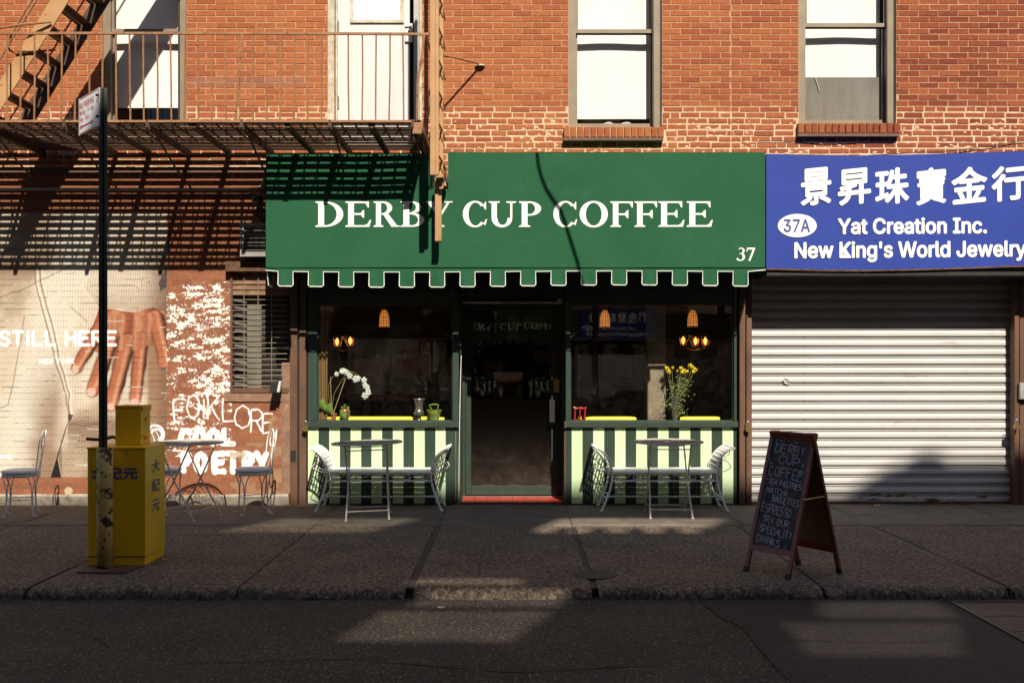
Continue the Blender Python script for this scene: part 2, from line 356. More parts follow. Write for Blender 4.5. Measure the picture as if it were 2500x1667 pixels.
    for (a, b, r0, r1) in fing:
        d, t = seg(a, b); rr = r0+(r1-r0)*t; m = np.clip((rr+4-d)/4, 0, 1)
        put(lin(90, 66, 58), .6*m*(V > 800))
        m = np.clip((rr-d)/1.5, 0, 1); side = ((U-a[0])*(b[1]-a[1])-(V-a[1])*(b[0]-a[0]))/math.hypot(b[0]-a[0], b[1]-a[1])/rr
        put(sk, m); put(lo, .85*m*sm(np.abs(side+.12), .35, 1.0)); put(lin(60, 34, 28), .8*m*sm(side, .72, 1.0)); put(lin(226, 140, 112), .45*m*sm(t, .75, 1)); put(hi, .7*m*sm(1-np.abs(side-.25)*2.2, 0, 1)*(.5+.5*t))
        for kk in (.42, .46, .5, .72, .76): put(lo, .5*m*np.clip(1-np.abs(t-kk-.02*side)*160, 0, 1))
    for (cx, cy, rx, ry) in ((184, 901, 9, 11), (222, 957, 12, 11), (270, 992, 11, 9), (328, 980, 11, 9)):
        put(lin(245, 205, 185), .9*np.clip((1-((U-cx)/rx)**2-((V-cy)/ry)**2)*4, 0, 1))
    for x in (252, 285, 318, 350): put(lo, .3*palm*line([(x, 775), (x-6, 850)], 3.5, 6)); put(hi, .5*palm*line([(x+14, 768), (x+8, 850)], 4, 8))
    # pocket edge, dark gap between the jacket panels
    put(lin(74, 56, 56), .9*inpoly([(163, 1012), (178, 1012), (172, 1024), (165, 1030)]))
    put(lin(40, 30, 38), inpoly([(161, 1040), (166, 1030), (140, 1120), (150, 1170), (122, 1170)], U, V))
    put(lin(170, 145, 125), .7*line([(166, 1036), (212, 1044), (270, 1030)], 5, 9)); put(lin(80, 62, 56), .6*line([(166, 1034), (215, 1040), (270, 1027)], 1.4, 2))
    put(lin(120, 100, 90), .5*inpoly([(143, 1120), (152, 1170), (150, 1060)], U, V))
    mural = (U < 407+nz[2]*2)*(V > 519)*(V < 1165)
    flake = ((nz[2]*.7+nz[1]*.3) < .35)*(sm(U, 250, 407)*.8+.12)*(rs.rand(h_, w_) < .9)
    cover(mural*(1-.85*flake))
    # joints showing through the paint, in short dark and pale dashes
    zr = (zs-.105)/.0664; fr = np.abs(zr-np.round(zr))*.0664*220
    for i in np.unique(np.round(zr)).astype(int):
        rr_ = random.Random(int(i)+900); ri = np.where((np.round(zr) == i) & (fr < 1.25))[0]
        if not len(ri): continue
        for k in range(6):
            ua = rr_.uniform(-220, 400); ub = min(405, ua+rr_.choice((4, 8, 14, 30, 46))); dark = rr_.random() < .68
            ci_ = np.where((U[0] > ua) & (U[0] < ub))[0]
            if len(ci_) and 519 < V[ri[0], 0] < 1165:
                q_ = .38 if dark else .6; sl = np.ix_(ri, ci_, range(3)); img[sl] = img[sl]*(1-q_)+np.asarray(lin(70, 52, 42) if dark else lin(255, 250, 240))*q_
    put(lin(92, 70, 60), .35*(U < 405)*(np.abs(zr-np.round(zr))*.0664*220 < .55)[:, None]*(nz[1] > .45))
    # whitewash on the bare brick beside the mural
    band = (U > 406)*(U < 566)*(V > 688)*(V < 1130)
    dens = sm(V, 690, 700)*(1-.55*sm(V, 830, 1130)); th = .525+.13*(1-dens)+.03*(U < 425)
    an = vnoise(h_, w_//3+2, 9, rs, 3); an = np.repeat(an, 3, axis=1)[:, :w_]; fl = (an*.5+vnoise(h_, w_, 4, rs, 2)*.32+vnoise(h_, w_, 60, rs, 2)*.18)
    ww = band*np.clip((fl-th)*13+.5, 0, 1); put(lin(250, 244, 232, .85), ww); cover(ww)
    # lettering
    wht = lin(255, 252, 245, .9)
    def ink(pls, wd, k=1., soft=1.2, chip=.0, uu=U, vv=V):
        for pl in pls:
            m = k*line(pl, wd, soft, uu, vv)*(1-chip*(nz[2] < .34)); put(wht, m); cover(m)
    ink(strokes('STILL HERE', 0, 281, 810, 842, 1.9), 3.9, 1, .8)
    ink(strokes('NEW YORK', 97, 180, 877, 887, 1.7), 1.4, .95, .8)
    ink(strokes('company', -14, 27, 1106, 1118, .9), 1.0, .9, .8)
    r = random.Random(3)
    gx = Uw; gv = Vw
    for ch, (a, b, c, d) in zip('FOLKLORE', ((424, 450, 975, 1030), (457, 488, 964, 1022), (498, 506, 975, 1020), (508, 534, 968, 1024), (544, 574, 984, 1028), (574, 613, 990, 1046), (614, 640, 1000, 1052), (642, 664, 1010, 1056))):
        ink(strokes(ch, a, b, c, d), 2.3, .95, 1.6, .3, gx, gv)
    ink([[(464+9*math.cos(t*.7)*(1-t/14), 985+9*math.sin(t*.7)*(1-t/14)) for t in range(14)]], 1.6, .9, 1.5)
    for ch, (a, b) in zip('COOL', ((440, 462), (476, 498), (510, 532), (546, 572))): ink(strokes(ch, a, b, 1051, 1083), 7.5, 1, 2, .25, gx, gv)
    for ch, (a, b) in zip('POETRY', ((446, 462), (480, 503), (524, 546), (556, 584), (598, 616), (628, 650))): ink(strokes(ch, a, b, 1108, 1150), 7.8, 1, 2, .2, gx, gv)
    for c_, rad in ((382, 13), (378, 22)):
        ink([[(c_+rad*math.cos(a), 1060+rad*math.sin(a)) for a in np.linspace(-2.8, 1.2, 14)]], 2.4, 1, 1.2)
    # plaster and stains near the corner
    pl = (U > 655)*(V > 980)*sm(vnoise(h_, w_, 40, rs), .42, .6); put(lin(190, 158, 120), .8*pl); img[..., 3] = np.maximum(img[..., 3], .75*pl)
    st = (V > 1080)*(U > 560)*sm(vnoise(h_, w_, 30, rs), .5, .66); put(lin(196, 162, 122), .75*st); img[..., 3] = np.maximum(img[..., 3], .6*st)
    blob = np.clip((1-((U-167)/11)**2-((V-1198)/11)**2)*3+nz[2]-.5, 0, 1)*(V < 1212); put(lin(225, 200, 160), blob); cover(blob)
    im = bpy.data.images.new('wall_mural_paint', w_, h_, float_buffer=True, is_data=True)
    im.pixels.foreach_set(img.astype(np.float32).ravel()); im.update(); im.pack(); return im
MURAL = make_mural()

def brick_mat(name, source, painted):
    """source: 'object' for single bricks, 'attr' for the joined ones"""
    t = NT(name); g = t.n('NewGeometry'); P = g.outputs['Position']
    rnd = t.n('ObjectInfo').outputs['Random'] if source == 'object' else t.n('Attribute', attribute_name='rnd').outputs['Fac']
    sx = t.n('SeparateXYZ', i={0: P})
    big = t.noise(.55, 3)
    zone = t.math('ADD', t.math('MULTIPLY', t.ramp(sx.outputs[0], 1.5, 5.2), .38), t.math('MULTIPLY', big, .5))
    if painted: zone = t.math('ADD', t.math('MULTIPLY', big, .3), .35)
    f = t.math('ADD', t.math('MULTIPLY', rnd, .36), t.math('ADD', zone, t.math('MULTIPLY', t.noise(18, 5, rough=.7), .30)))
    ramp = t.n('ValToRGB', i={0: t.math('MULTIPLY', f, .8)}); e = ramp.color_ramp.elements
    e[0].position = .1; e[0].color = (.42, .150, .050, 1); e[1].position = .9; e[1].color = (.17, .034, .016, 1)
    for p_, c_ in ((.42, (.355, .112, .039, 1)), (.66, (.275, .072, .027, 1))): q = e.new(p_); q.color = c_
    col = ramp.outputs[0]
    col = t.mix(t.math('MULTIPLY', t.ramp(t.noise(34, 6, rough=.75), .52, .66), .75), col, (.17, .045, .024))
    col = t.mix(t.math('MULTIPLY', t.ramp(t.noise(24, 6, t.pos((1, 1, 1.4)), .75), .56, .70), .45), col, (.56, .27, .13))
    # grey weathered band behind the railing
    bz = t.math('SUBTRACT', 1., t.math('MULTIPLY', t.math('ABSOLUTE', t.math('SUBTRACT', sx.outputs[2], 4.69)), 14.))
    bx = t.math('MULTIPLY', t.math('LESS_THAN', sx.outputs[0], -2.3), t.math('GREATER_THAN', sx.outputs[0], -3.6))
    if not painted: col = t.mix(t.math('MULTIPLY', t.math('MULTIPLY', t.ramp(bz, 0, 1), bx), .6), col, (.22, .13, .10))
    if painted:
        col = t.mix(.24, col, (.27, .165, .11))
        col = t.mix(t.math('MULTIPLY', t.ramp(t.noise(16, 6, rough=.75), .5, .62), .6), col, (.15, .095, .06)); col = t.mix(t.math('MULTIPLY', t.ramp(t.noise(21, 6, rough=.75), .55, .66), .5), col, (.40, .26, .16))
        uv = t.n('CombineXYZ', i={0: t.n('MapRange', i={0: sx.outputs[0], 1: WX0, 2: WX1}).outputs[0], 1: t.n('MapRange', i={0: sx.outputs[2], 1: WZ0, 2: WZ1}).outputs[0]})
        tx = t.n('TexImage', image=MURAL, extension='CLIP', i={0: uv.outputs[0]})
        col = t.mix(tx.outputs['Alpha'], col, tx.outputs['Color'])
    t.set('Base Color', col); t.set('Roughness', .85)
    t.b.inputs['Specular IOR Level'].default_value = .25
    t.bump(t.noise(70, 6, rough=.7), .45 if not painted else .25, .006)
    return t.m
def mortar_mat(name, painted):
    t = NT(name); g = t.n('NewGeometry'); sx = t.n('SeparateXYZ', i={0: g.outputs['Position']})
    col = t.mix(t.ramp(t.noise(14, 5), .35, .7), (.50, .31, .18), (.38, .21, .12)); col = t.mix(t.ramp(t.math('ADD', sx.outputs[2], t.math('MULTIPLY', t.noise(3, 4), .2)), 4.55, 4.44), col, t.mix(t.ramp(t.noise(14, 5), .35, .7), (.68, .50, .33), (.46, .30, .19)))
    col = t.mix(t.math('MULTIPLY', t.ramp(t.noise(5, 6, rough=.7), .58, .72), .7), col, (.36, .16, .09))
    if painted:
        col = t.mix(t.ramp(t.noise(8, 5), .3, .6), (.34, .20, .12), (.20, .11, .07))
        uv = t.n('CombineXYZ', i={0: t.n('MapRange', i={0: sx.outputs[0], 1: WX0, 2: WX1}).outputs[0], 1: t.n('MapRange', i={0: sx.outputs[2], 1: WZ0, 2: WZ1}).outputs[0]})
        tx = t.n('TexImage', image=MURAL, extension='CLIP', i={0: uv.outputs[0]})
        col = t.mix(t.math('MULTIPLY', tx.outputs['Alpha'], .96), col, tx.outputs['Color'])
    t.set('Base Color', col); t.set('Roughness', .95); t.b.inputs['Specular IOR Level'].default_value = .1
    t.bump(t.noise(50, 6, rough=.7), .5, .008); return t.m
BK = {(s, p): brick_mat('brick_%s_%s' % ('single' if s == 'object' else 'joined', 'painted' if p else 'bare'), s, p) for s in ('object', 'attr') for p in (False, True)}
MO = {p: mortar_mat('mortar_painted' if p else 'mortar_bare', p) for p in (False, True)}

# ------------------------------------------------------------------ brick walls
def wall_sheet(m, x0, x1, z0, z1, holes, y, depth):
    xs = sorted({x0, x1, *[h[0] for h in holes], *[h[1] for h in holes]}); zs = sorted({z0, z1, *[h[2] for h in holes], *[h[3] for h in holes]})
    for a, b in zip(xs, xs[1:]):
        for c, d in zip(zs, zs[1:]):
            mx, mz = (a+b)/2, (c+d)/2
            if not any(h[0] < mx < h[1] and h[2] < mz < h[3] for h in holes):
                m.quad((a, y, c), (b, y, c), (b, y, d), (a, y, d))
    for h in holes:
        a, b, c, d = h[:4]; Y = y+depth
        m.quad((a, y, c), (a, y, d), (a, Y, d), (a, Y, c)); m.quad((b, y, c), (b, Y, c), (b, Y, d), (b, y, d))
        m.quad((a, y, d), (b, y, d), (b, Y, d), (a, Y, d)); m.quad((a, y, c), (a, Y, c), (b, Y, c), (b, y, c))
VARS = []
for k in range(16):      # the last eight are the flatter, paint-clogged kind
    b = MB(); j = lambda s=.006: rng.uniform(-s, s)
    b.bbox(-.5, .5, 0, 1, -.5, .5, .0)
    # rounded, uneven front: recompute the verts (front ring shrinks differently per corner)
    vs = []
    for yy, e in ((1, 0), (.10, 0), (0, 1)):
        for (cx_, cz_) in ((-.5, -.5), (.5, -.5), (.5, .5), (-.5, .5)):
            kk_ = .15 if k >= 8 else 1
            vs.append((cx_*(1-.035*e*kk_)+j(.008*kk_), yy if k < 8 or yy != .10 else .03, cz_*(1-.11*e*kk_)+j(.03*kk_)))
    b.v = vs; VARS.append(b)
def bricks(root, x0, x1, z0, z1, holes, breaks, rough_z, painted, pick, seed, CH=.0664, L=.2195):
    r = random.Random(seed); rows = int(round((z1-z0)/CH)); lst = []
    bk = sorted([x0, x1]+[b for b in breaks if x0 < b < x1])
    for i in range(rows):
        za = z0+i*CH; zc = za+CH/2; rough = rough_z[0] < zc < rough_z[1]
        for s0, s1 in zip(bk, bk[1:]):
            ivs = [(s0, s1)]
            for h in holes:
                if h[2] < zc < h[3]:
                    nv = []
                    for a, b in ivs:
                        if h[1] <= a or h[0] >= b: nv.append((a, b)); continue
                        if h[0] > a: nv.append((a, h[0]))
                        if h[1] < b: nv.append((h[1], b))
                    ivs = nv
            for a, b in ivs:
                x = s0+(i % 2)*L/2-L*2+(r.uniform(-.03, .03) if rough else r.uniform(-.008, .008)); hdr = (i % 6 == 3)
                while x < b:
                    ln = L/2 if hdr and not painted and rough else L
                    if rough: ln = r.choice((L*.5, L*.82, L, L, L*.62, L*1.05))
                    xa, xb = max(x, a), min(x+ln, b); x += ln
                    if xb-xa < .028: continue
                    gh = r.uniform(.008, .020) if rough else (.0065 if not painted else .0026)
                    gv = r.uniform(.010, .022) if rough else (.0075 if not painted else .0024)
                    if rough and xb-xa < .06: gh = .006
                    dz = r.uniform(-.004, .004) if rough else r.uniform(-.0012, .0012)
                    lst.append((xa+gh/2, xb-gh/2, za+gv/2+dz, za+CH-gv/2+dz, r.uniform(-.0035, .0025) if rough else r.uniform(-.0018, .0014)*(.35 if painted else 1), r.randrange(8)+(8 if painted else 0), r.random()))
    sel = [k for k, b in enumerate(lst) if pick((b[0]+b[1])/2, (b[2]+b[3])/2) and b[1]-b[0] > .1]
    r.shuffle(sel); sel = set(sel[:298])
    ms = [b.mesh('brick', BK['object', painted]) for b in VARS]
    big = MB(); att = []
    for k, (xa, xb, za, zb, dy, vr, rd) in enumerate(lst):
        cx_, cz_, sx_, sz_ = (xa+xb)/2, (za+zb)/2, xb-xa, zb-za
        if k in sel:
            o = bpy.data.objects.new('brick', ms[vr]); C.objects.link(o); o.parent = root
            o.location = Vector((cx_, dy, cz_))-ORG[root.name]; o.scale = (sx_, .05, sz_)
            if rd < .12: o.rotation_euler = (0, R((rd-.06)*20), 0)
        else:
            n = len(big.v); big.v += [(cx_+v[0]*sx_, dy+v[1]*.05, cz_+v[2]*sz_) for v in VARS[vr].v]
            fs = [tuple(n+q for q in f) for f in VARS[vr].f]; big.f += fs; att += [rd]*len(fs)
    o = big.build('brick_rest', BK['attr', painted], root, kind='stuff')
    a = o.data.attributes.new('rnd', 'FLOAT', 'FACE'); a.data.foreach_set('value', att)
# ------------------------------------------------------------------ ground
def slab_mesh(m, x0, x1, y0, y1, nose=None, seed=0, seg=.06):
    """one paving slab; nose = z of the road: the near edge is a worn round kerb"""
    r = random.Random(seed); ph = [r.uniform(0, 6.3) for _ in range(6)]
    def wav(x, y): return .0022*math.sin(x*3.1+ph[0])*math.sin(y*2.3+ph[1])+.0012*math.sin(x*9+ph[2]+y*5)
    nx = max(4, int((x1-x0)/seg)); prof = []
    ny = max(3, int((y1-y0)/.12))
    for j in range(ny+1): prof.append((y1+(y0-y1)*j/ny, 0.))
    if nose is not None:
        prof = [p for p in prof if p[0] > y0+.10]+[(y0+.10, -.001), (y0+.06, -.005), (y0+.035, -.012), (y0+.015, -.024), (y0+.004, -.042), (y0, -.06), (y0, nose-.05)]
    else: prof += [(y0, -.05)]
    def fn(u, v):
        k = v*(len(prof)-1); y, z = prof[int(round(k))]; x = x0+(x1-x0)*u
        if nose is not None and y < y0+.11: 
            chip = .010*math.sin(x*7+ph[3])+.008*math.sin(x*19+ph[4])+.003*math.sin(x*41+ph[5]); y += chip*(1 if z > nose else .4); z += chip*.35*(z > nose)
        e = min(u, 1-u)*(x1-x0)
        return (x, y, z+wav(x, y)-(.006 if e < 1e-6 else 0))
    m.grid(fn, nx, len(prof)-1)
    for xx in (x0, x1): m.quad((xx, y1, -.004), (xx, y0+.05, -.012), (xx, y0+.05, -.07), (xx, y1, -.07))
def granite_mat():
    t = NT('granite_slab'); P = t.pos((1, 1.0, 1)); c = t.mix(t.ramp(t.noise(2.1, 4), .35, .65), (.26, .192, .128), (.150, .112, .078))
    c = t.mix(t.math('MULTIPLY', t.ramp(t.noise(19, 5, t.pos((1.3, 1, 1)), .75), .47, .57), .88), c, (.050, .037, .026))
    c = t.mix(t.math('MULTIPLY', t.ramp(t.noise(26, 3, t.pos((1.4, 1, 1)), .7), .53, .62), .75), c, (.46, .35, .24))
    c = t.mix(t.math('MULTIPLY', t.ramp(t.noise(2.6, 6, rough=.7), .60, .70), .65), c, (.06, .047, .039))
    t.set('Base Color', c); t.set('Roughness', .85); t.bump(t.noise(14, 8, t.pos((1.2, 1, 1)), .75), 1., .05); return t.m
def asphalt_mat(name, a, b, sp):
    t = NT(name); c = t.mix(t.ramp(t.noise(1.4, 5), .35, .65), a, b)
    c = t.mix(t.math('MULTIPLY', t.ramp(t.noise(42, 2, t.pos((1.3, 1, 1)), .8), .57, .66), .8), c, sp)
    c = t.mix(t.math('MULTIPLY', t.ramp(t.noise(9, 6, t.pos((1.2, 1, 1)), .75), .52, .62), .6), c, (.018, .015, .013)); c = t.mix(t.math('MULTIPLY', t.ramp(t.noise(1.1, 6, rough=.7), .56, .68), .5), c, (.022, .018, .016))
    t.set('Base Color', c); t.set('Roughness', .8); t.bump(t.noise(40, 6, rough=.75), .8, .02); return t.m
M['granite'] = granite_mat(); M['asphalt'] = asphalt_mat('asphalt', (.048, .036, .026), (.022, .017, .012), (.30, .23, .16)); M['asphalt2'] = asphalt_mat('asphalt_patch', (.033, .025, .020), (.023, .018, .014), (.13, .10, .075))
ROAD = -.075
m = MB(); m.quad((-200, -200, -.4), (200, -200, -.4), (200, 200, -.4), (-200, 200, -.4)); m.build('ground', M['asphalt2'], kind='structure')
m = MB(); m.quad((-40, -11.6, ROAD), (40, -11.6, ROAD), (40, -4.05, ROAD), (-40, -4.05, ROAD)); m.build('road', M['asphalt'], kind='structure')
def crack(pts, wd, sd):
    r = random.Random(sd); m = MB(); P_ = []
    for (a, b) in zip(pts, pts[1:]):
        for k in range(10): f = k/10; P_.append((a[0]+(b[0]-a[0])*f+r.uniform(-.014, .014), a[1]+(b[1]-a[1])*f+r.uniform(-.014, .014)))
    for (a, b) in zip(P_, P_[1:]):
        d = Vector((b[0]-a[0], b[1]-a[1])).normalized(); w0 = wd*r.uniform(.4, 1.2); n_ = (-d.y*w0, d.x*w0)
        m.quad((a[0]-n_[0], a[1]-n_[1], ROAD+.0075), (b[0]-n_[0], b[1]-n_[1], ROAD+.0075), (b[0]+n_[0], b[1]+n_[1], ROAD+.0075), (a[0]+n_[0], a[1]+n_[1], ROAD+.0075))
    m.build('road_crack', M['rubber'], kind='structure')
crack([(-1.9, -5.6), (-.9, -5.5), (.0, -5.75), (.9, -5.6)], .007, 1); crack([(1.28, -4.14), (1.33, -4.6), (1.41, -4.85), (1.41, -5.6), (1.6, -6.4)], .006, 2)
crack([(-3.4, -4.7), (-2.7, -4.9), (-2.3, -5.3)], .004, 3); crack([(-.1, -5.35), (.05, -5.7), (.0, -6.2)], .004, 4); crack([(-6, -6.05), (-2, -6.0), (1.4, -6.06), (5, -6.0)], .005, 5); crack([(1.42, -5.15), (2.2, -5.2), (2.98, -5.12)], .004, 6)
# repaired strip of road beside the seam
pts = [(1.28, -4.14), (1.30, -4.35), (1.33, -4.60), (1.40, -4.8), (1.42, -5.1), (1.40, -5.6), (1.46, -6.4), (1.5, -7.5), (2.98, -7.5), (2.98, -4.14)]
m = MB(); m.quad(*[(x, y, ROAD+.004) for x, y in pts][::-1]); o = m.build('road_patch', M['asphalt2'], kind='structure')
if o.data.polygons[0].normal.z < 0: o.data.flip_normals()
pv = thing('pavement', None, None, kind='structure')
part('bed', M['tar'], pv, lambda m: m.quad((-40, -4.04, -.012), (40, -4.04, -.012), (40, .6, -.012), (-40, .6, -.012)))
J1 = [-9, -7.6, -6.2, -4.85, -3.40, -1.93, -.73, .565, 2.22, 3.47, 4.97, 6.4, 7.8, 9.2]
J2 = [-9, -7.6, -6.2, -4.85, -3.396, -1.93, -.73, .565, 2.16, 3.46, 5.0, 6.4, 7.8, 9.2]
G2 = {-.73: .03, .565: .024, 3.46: .022, 2.16: .014, -3.396: .012}
for i, (a, b) in enumerate(zip(J1, J1[1:])):
    part('paving_slab', M['concrete'], pv, lambda m: slab_mesh(m, a+.004, b-.004, -1.435, .02 if not (a < .5 and b > -.6) else .0, None, i), smooth=True)
for i, (a, b) in enumerate(zip(J2, J2[1:])):
    ga, gb = G2.get(a, .006), G2.get(b, .006)
    part('granite_slab', M['granite'], pv, lambda m: slab_mesh(m, a+ga, b-gb, -4.12, -1.447, ROAD, 40+i), smooth=True)
part('round_patch', M['tar'], pv, lambda m: m.quad(*[(.60+.165*math.cos(a), -3.66+.14*math.sin(a)*(1+.15*math.sin(3*a)), .0035) for a in np.linspace(0, 2*math.pi, 22)[:-1]]))
# cover plates let into the road at the right edge
vc = thing('vault_cover', 'rust-brown steel framed cover plates let into the road at the right edge', 'vault cover', (4.2, -5.2, ROAD))
part('frame', M['black_iron'], vc, lambda m: (m.box(2.985, 3.015, -7.4, -4.2, ROAD, ROAD+.012), m.box(3.015, 5.5, -4.23, -4.2, ROAD, ROAD+.012)))
M['plate'] = pbr('brown_plate', (.075, .045, .033), (.05, .032, .025), 7, .6, .1, .4, 30)
for k in range(8):
    part('plate', M['plate'], vc, lambda m: m.bbox(3.025, 5.5, -4.6-.37*k+.006, -4.235-.37*k, ROAD-.02, ROAD+.008, .0))

# ------------------------------------------------------------------ upper brick wall
YH = .0
wins = [(X(248), X(455), 4.12, 6.05), (X(800), X(1030), 3.97, 6.2), (X(1388), X(1616), Z(313), 6.0), (X(1950), X(2188), Z(304), 6.05)]
up = thing('upper_wall', 'weathered orange-red brick wall of the upper storey above the shop signs', 'brick wall', (0, 0, 3.7))
ZU0, ZU1 = 3.62, 3.62+.0664*44
holes = [tuple(q) for q in wins]
sills = [(X(1375), X(1620), Z(345), wins[2][2]), (X(1944), X(2193), Z(335), wins[3][2])]
part('mortar', MO[False], up, lambda m: wall_sheet(m, -9, 9, 3.6205, 14, holes, .0035, .30))
inv = lambda x, z: (-5.6 < x < 5.6) and 3.86 < z < 5.65 and not (x < -.95 and (z < 4.3 or (x+z*31) % 1 < .5))
bricks(up, -7.2, 7.2, ZU0, ZU1, holes+sills, [X(68), X(1785)], (3.6, 4.40), False, inv, 11)
def smear(u, v):   # untidy repointing that laps over the brick edges low on the wall
    x = -1.0+6.9*u; z = 3.84+.56*v; fade = max(0, min(1, (1-v)*3))
    n = math.sin(x*23.1+math.sin(z*41)*2)*math.sin(z*37+math.sin(x*17)*2)+.6*math.sin(x*61+z*20)*math.sin(z*83+x*9)
    return (x, .0075-.0085*max(0, n-.30)*fade-.004*rng.random(), z)
def in_hole(p, hs): return any(h[0]-.02 < p[0] < h[1]+.02 and h[2]-.03 < p[2] < h[3]+.02 for h in hs)
m = MB(); m.grid(smear, 560, 46); m.f = [f for f in m.f if not in_hole(m.v[f[0]], holes+sills)]
m.build('mortar_smear', MO[False], up, smooth=True, kind='stuff')
def window(u0, u1, zb, zt, rail, blind, sill=None, film=None, right_dark=True, lab=None):
    x0, x1 = X(u0), X(u1)
    f = part('window', M['win_frame'], up, lambda m: (m.box(x0, x0+.085, .035, .13, zb, zt), m.box(x1-.085, x1-.018, .035, .13, zb, zt), m.box(x0+.085, x1-.085, .05, .13, zt-.08, zt), m.box(x0+.085, x1-.085, .045, .14, zb, zb+.025)), label=lab)
    a, b = x0+.088, x1-.088
    part('upper_sash', M['win_frame'], f, lambda m: (m.box(a, a+.022, .06, .09, rail, zt-.08), m.box(b-.022, b, .06, .09, rail, zt-.08), m.box(a, b, .058, .094, rail, rail+.042)))
    lo = zb+.055
    part('lower_sash', M['win_frame'], f, lambda m: (m.box(a, a+.016, .10, .13, lo, rail), m.box(b-.03, b-.014, .10, .13, lo, rail), m.box(a, b-.014, .097, .134, lo-.028, lo+.018)))
    part('track', M['dark_frame'], f, lambda m: (m.box(b-.012, b-.001, .02, .06, zb+.03, zt-.08), m.box(a-.0, b, .085, .098, rail-.012, rail-.001), m.box(x1-.016, x1-.002, .03, .2, zb, zt)))
    parts('pane', GL_UP, f, (lambda m: m.quad((a, .074, rail), (b, .074, rail), (b, .074, zt-.08), (a, .074, zt-.08)), lambda m: m.quad((a, .115, lo), (b, .115, lo), (b, .115, rail), (a, .115, rail))))
    part('blind', M['white_blind'], f, lambda m: m.grid(lambda u, v: (a-.06+(b-a+.09-.05)*u, .205+.004*math.sin(u*7+v*3), blind+(zt-blind)*v), 8, 8))
    if film: part('film', M['grey_film'], f, lambda m: m.quad((a, .155, lo), (b, .155, lo), (b, .155, film), (a, .155, film)))
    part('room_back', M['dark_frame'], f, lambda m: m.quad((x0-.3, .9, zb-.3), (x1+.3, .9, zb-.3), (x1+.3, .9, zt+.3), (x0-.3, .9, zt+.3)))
    return f
GL_UP = glass('upper_pane_glass', (.97, .98, .97), 1.2)
w1 = window(248, 455, 4.12, 6.05, Z(76), Z(268, .2)+.02, lab='sash window with white blind behind the fire escape')
w2 = window(1388, 1616, wins[2][2], 6.0, Z(77), Z(291, .2), lab='sash window with its white blind almost fully down')
w3 = window(1950, 2188, wins[3][2], 6.05, Z(62), Z(190, .2), film=Z(189, .15), lab='sash window with the blind half down over grey glass')
part('cloth', M['paper'], w2, lambda m: m.grid(lambda u, v: (X(1475)+.32*u, .17+.01*math.sin(u*19), Z(299)+.045*v*abs(math.sin(u*5+.6))), 14, 3))
part('cord', M['paper'], w3, lambda m: m.tube([at(1990, 188, .14), at(1996, 205, .14), at(2001, 222, .14)], .004, 5))
for (a, b, z0, z1) in sills:
    s_ = part('window_sill', MO[False], up, lambda m: m.box(a+.01, b-.01, -.035, .03, z0+.03, z1-.004))
    part('ledge', M['brown_steel'], s_, lambda m: m.box(a, b-.012, -.066, .0, z0-.006, z0+.026))
    n = 15
    for k in range(n):
        wd = (b-a)/n; q = rng.uniform(-.003, .003)
        part('brick', BK['object', False], s_, lambda m: m.bbox(a+k*wd+.006+q*.5, a+(k+1)*wd-.006, -.058+q, 0, z0+.03, z1+q, .006))
# door onto the fire escape
x0, x1 = X(800), X(1030)
dr = part('fire_door', M['white_door'], up, lambda m: m.box(X(822, .1), X(1000, .1), .10, .14, 3.97, 6.1), label='white painted metal door behind the fire escape railing')
part('door_frame', M['old_white'], dr, lambda m: (m.box(x0, x0+.07, .02, .14, 3.97, 6.15), m.box(x1-.028, x1, .012, .14, 3.97, 6.15), m.box(x0+.078, x0+.095, .06, .12, 3.97, 6.15)))
part('jamb', M['ac_metal'], dr, lambda m: m.box(x1-.095, x1-.03, .04, .14, 3.97, 6.15))
part('door_window', M['white_blind'], dr, lambda m: m.box(X(860), X(975), .094, .099, 5.405, 6.0))
part('glazing_bead', M['old_white'], dr, lambda m: (m.box(X(852), X(984), .082, .1, 5.37, 5.40), m.box(X(852), X(860), .082, .1, 5.40, 6.0), m.box(X(976), X(984), .082, .1, 5.40, 6.0)))
part('lock', M['paper'], dr, lambda m: (m.bbox(X(987), X(1005), .075, .1, Z(97), Z(52), .003), m.box(X(988), X(1004), .06, .08, Z(61), Z(55))))
part('keyhole', M['rubber'], dr, lambda m: m.box(X(994), X(998), .071, .076, Z(77), Z(70)))
for v in (60, 245): part('hinge', M['steel'], dr, lambda m: m.tube([(x0+.104, .09, Z(v+15)), (x0+.104, .09, Z(v-15))], .008, 8))
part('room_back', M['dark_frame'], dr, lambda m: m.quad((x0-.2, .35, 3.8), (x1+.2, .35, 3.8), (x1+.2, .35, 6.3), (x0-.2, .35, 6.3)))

# ------------------------------------------------------------------ painted ground-floor wall on the left
gw = thing('ground_wall', 'left ground-floor brick wall with a hand and corduroy mural and white graffiti', 'painted wall', (-4.5, 0, 0))
wl = (X(563), X(706), Z(958), Z(655))      # grilled window
ach = (X(585), X(706), Z(650), Z(540))
hl = [wl, ach]
part('mortar', MO[True], gw, lambda m: wall_sheet(m, -9, X(690), .0, 2.31, hl, .0009, .25))
part('mortar', MO[True], gw, lambda m: wall_sheet(m, -9, X(712), 2.3105, 3.62, [], .0011, .01))
inv2 = lambda x, z: (-5.6 < x < -2.6) and .15 < z < 3.2 and not (-4.75 < x < -3.95 and z < 1.1)
bricks(gw, -7.2, X(690), .105, .105+.0664*53, hl+[(X(655), -2, 2.35, 4)], [], (9, 9), True, inv2, 23)
part('lintel', M['brown_steel'], gw, lambda m: m.box(-9, X(1048), -.012, .03, 3.665, 3.735) )
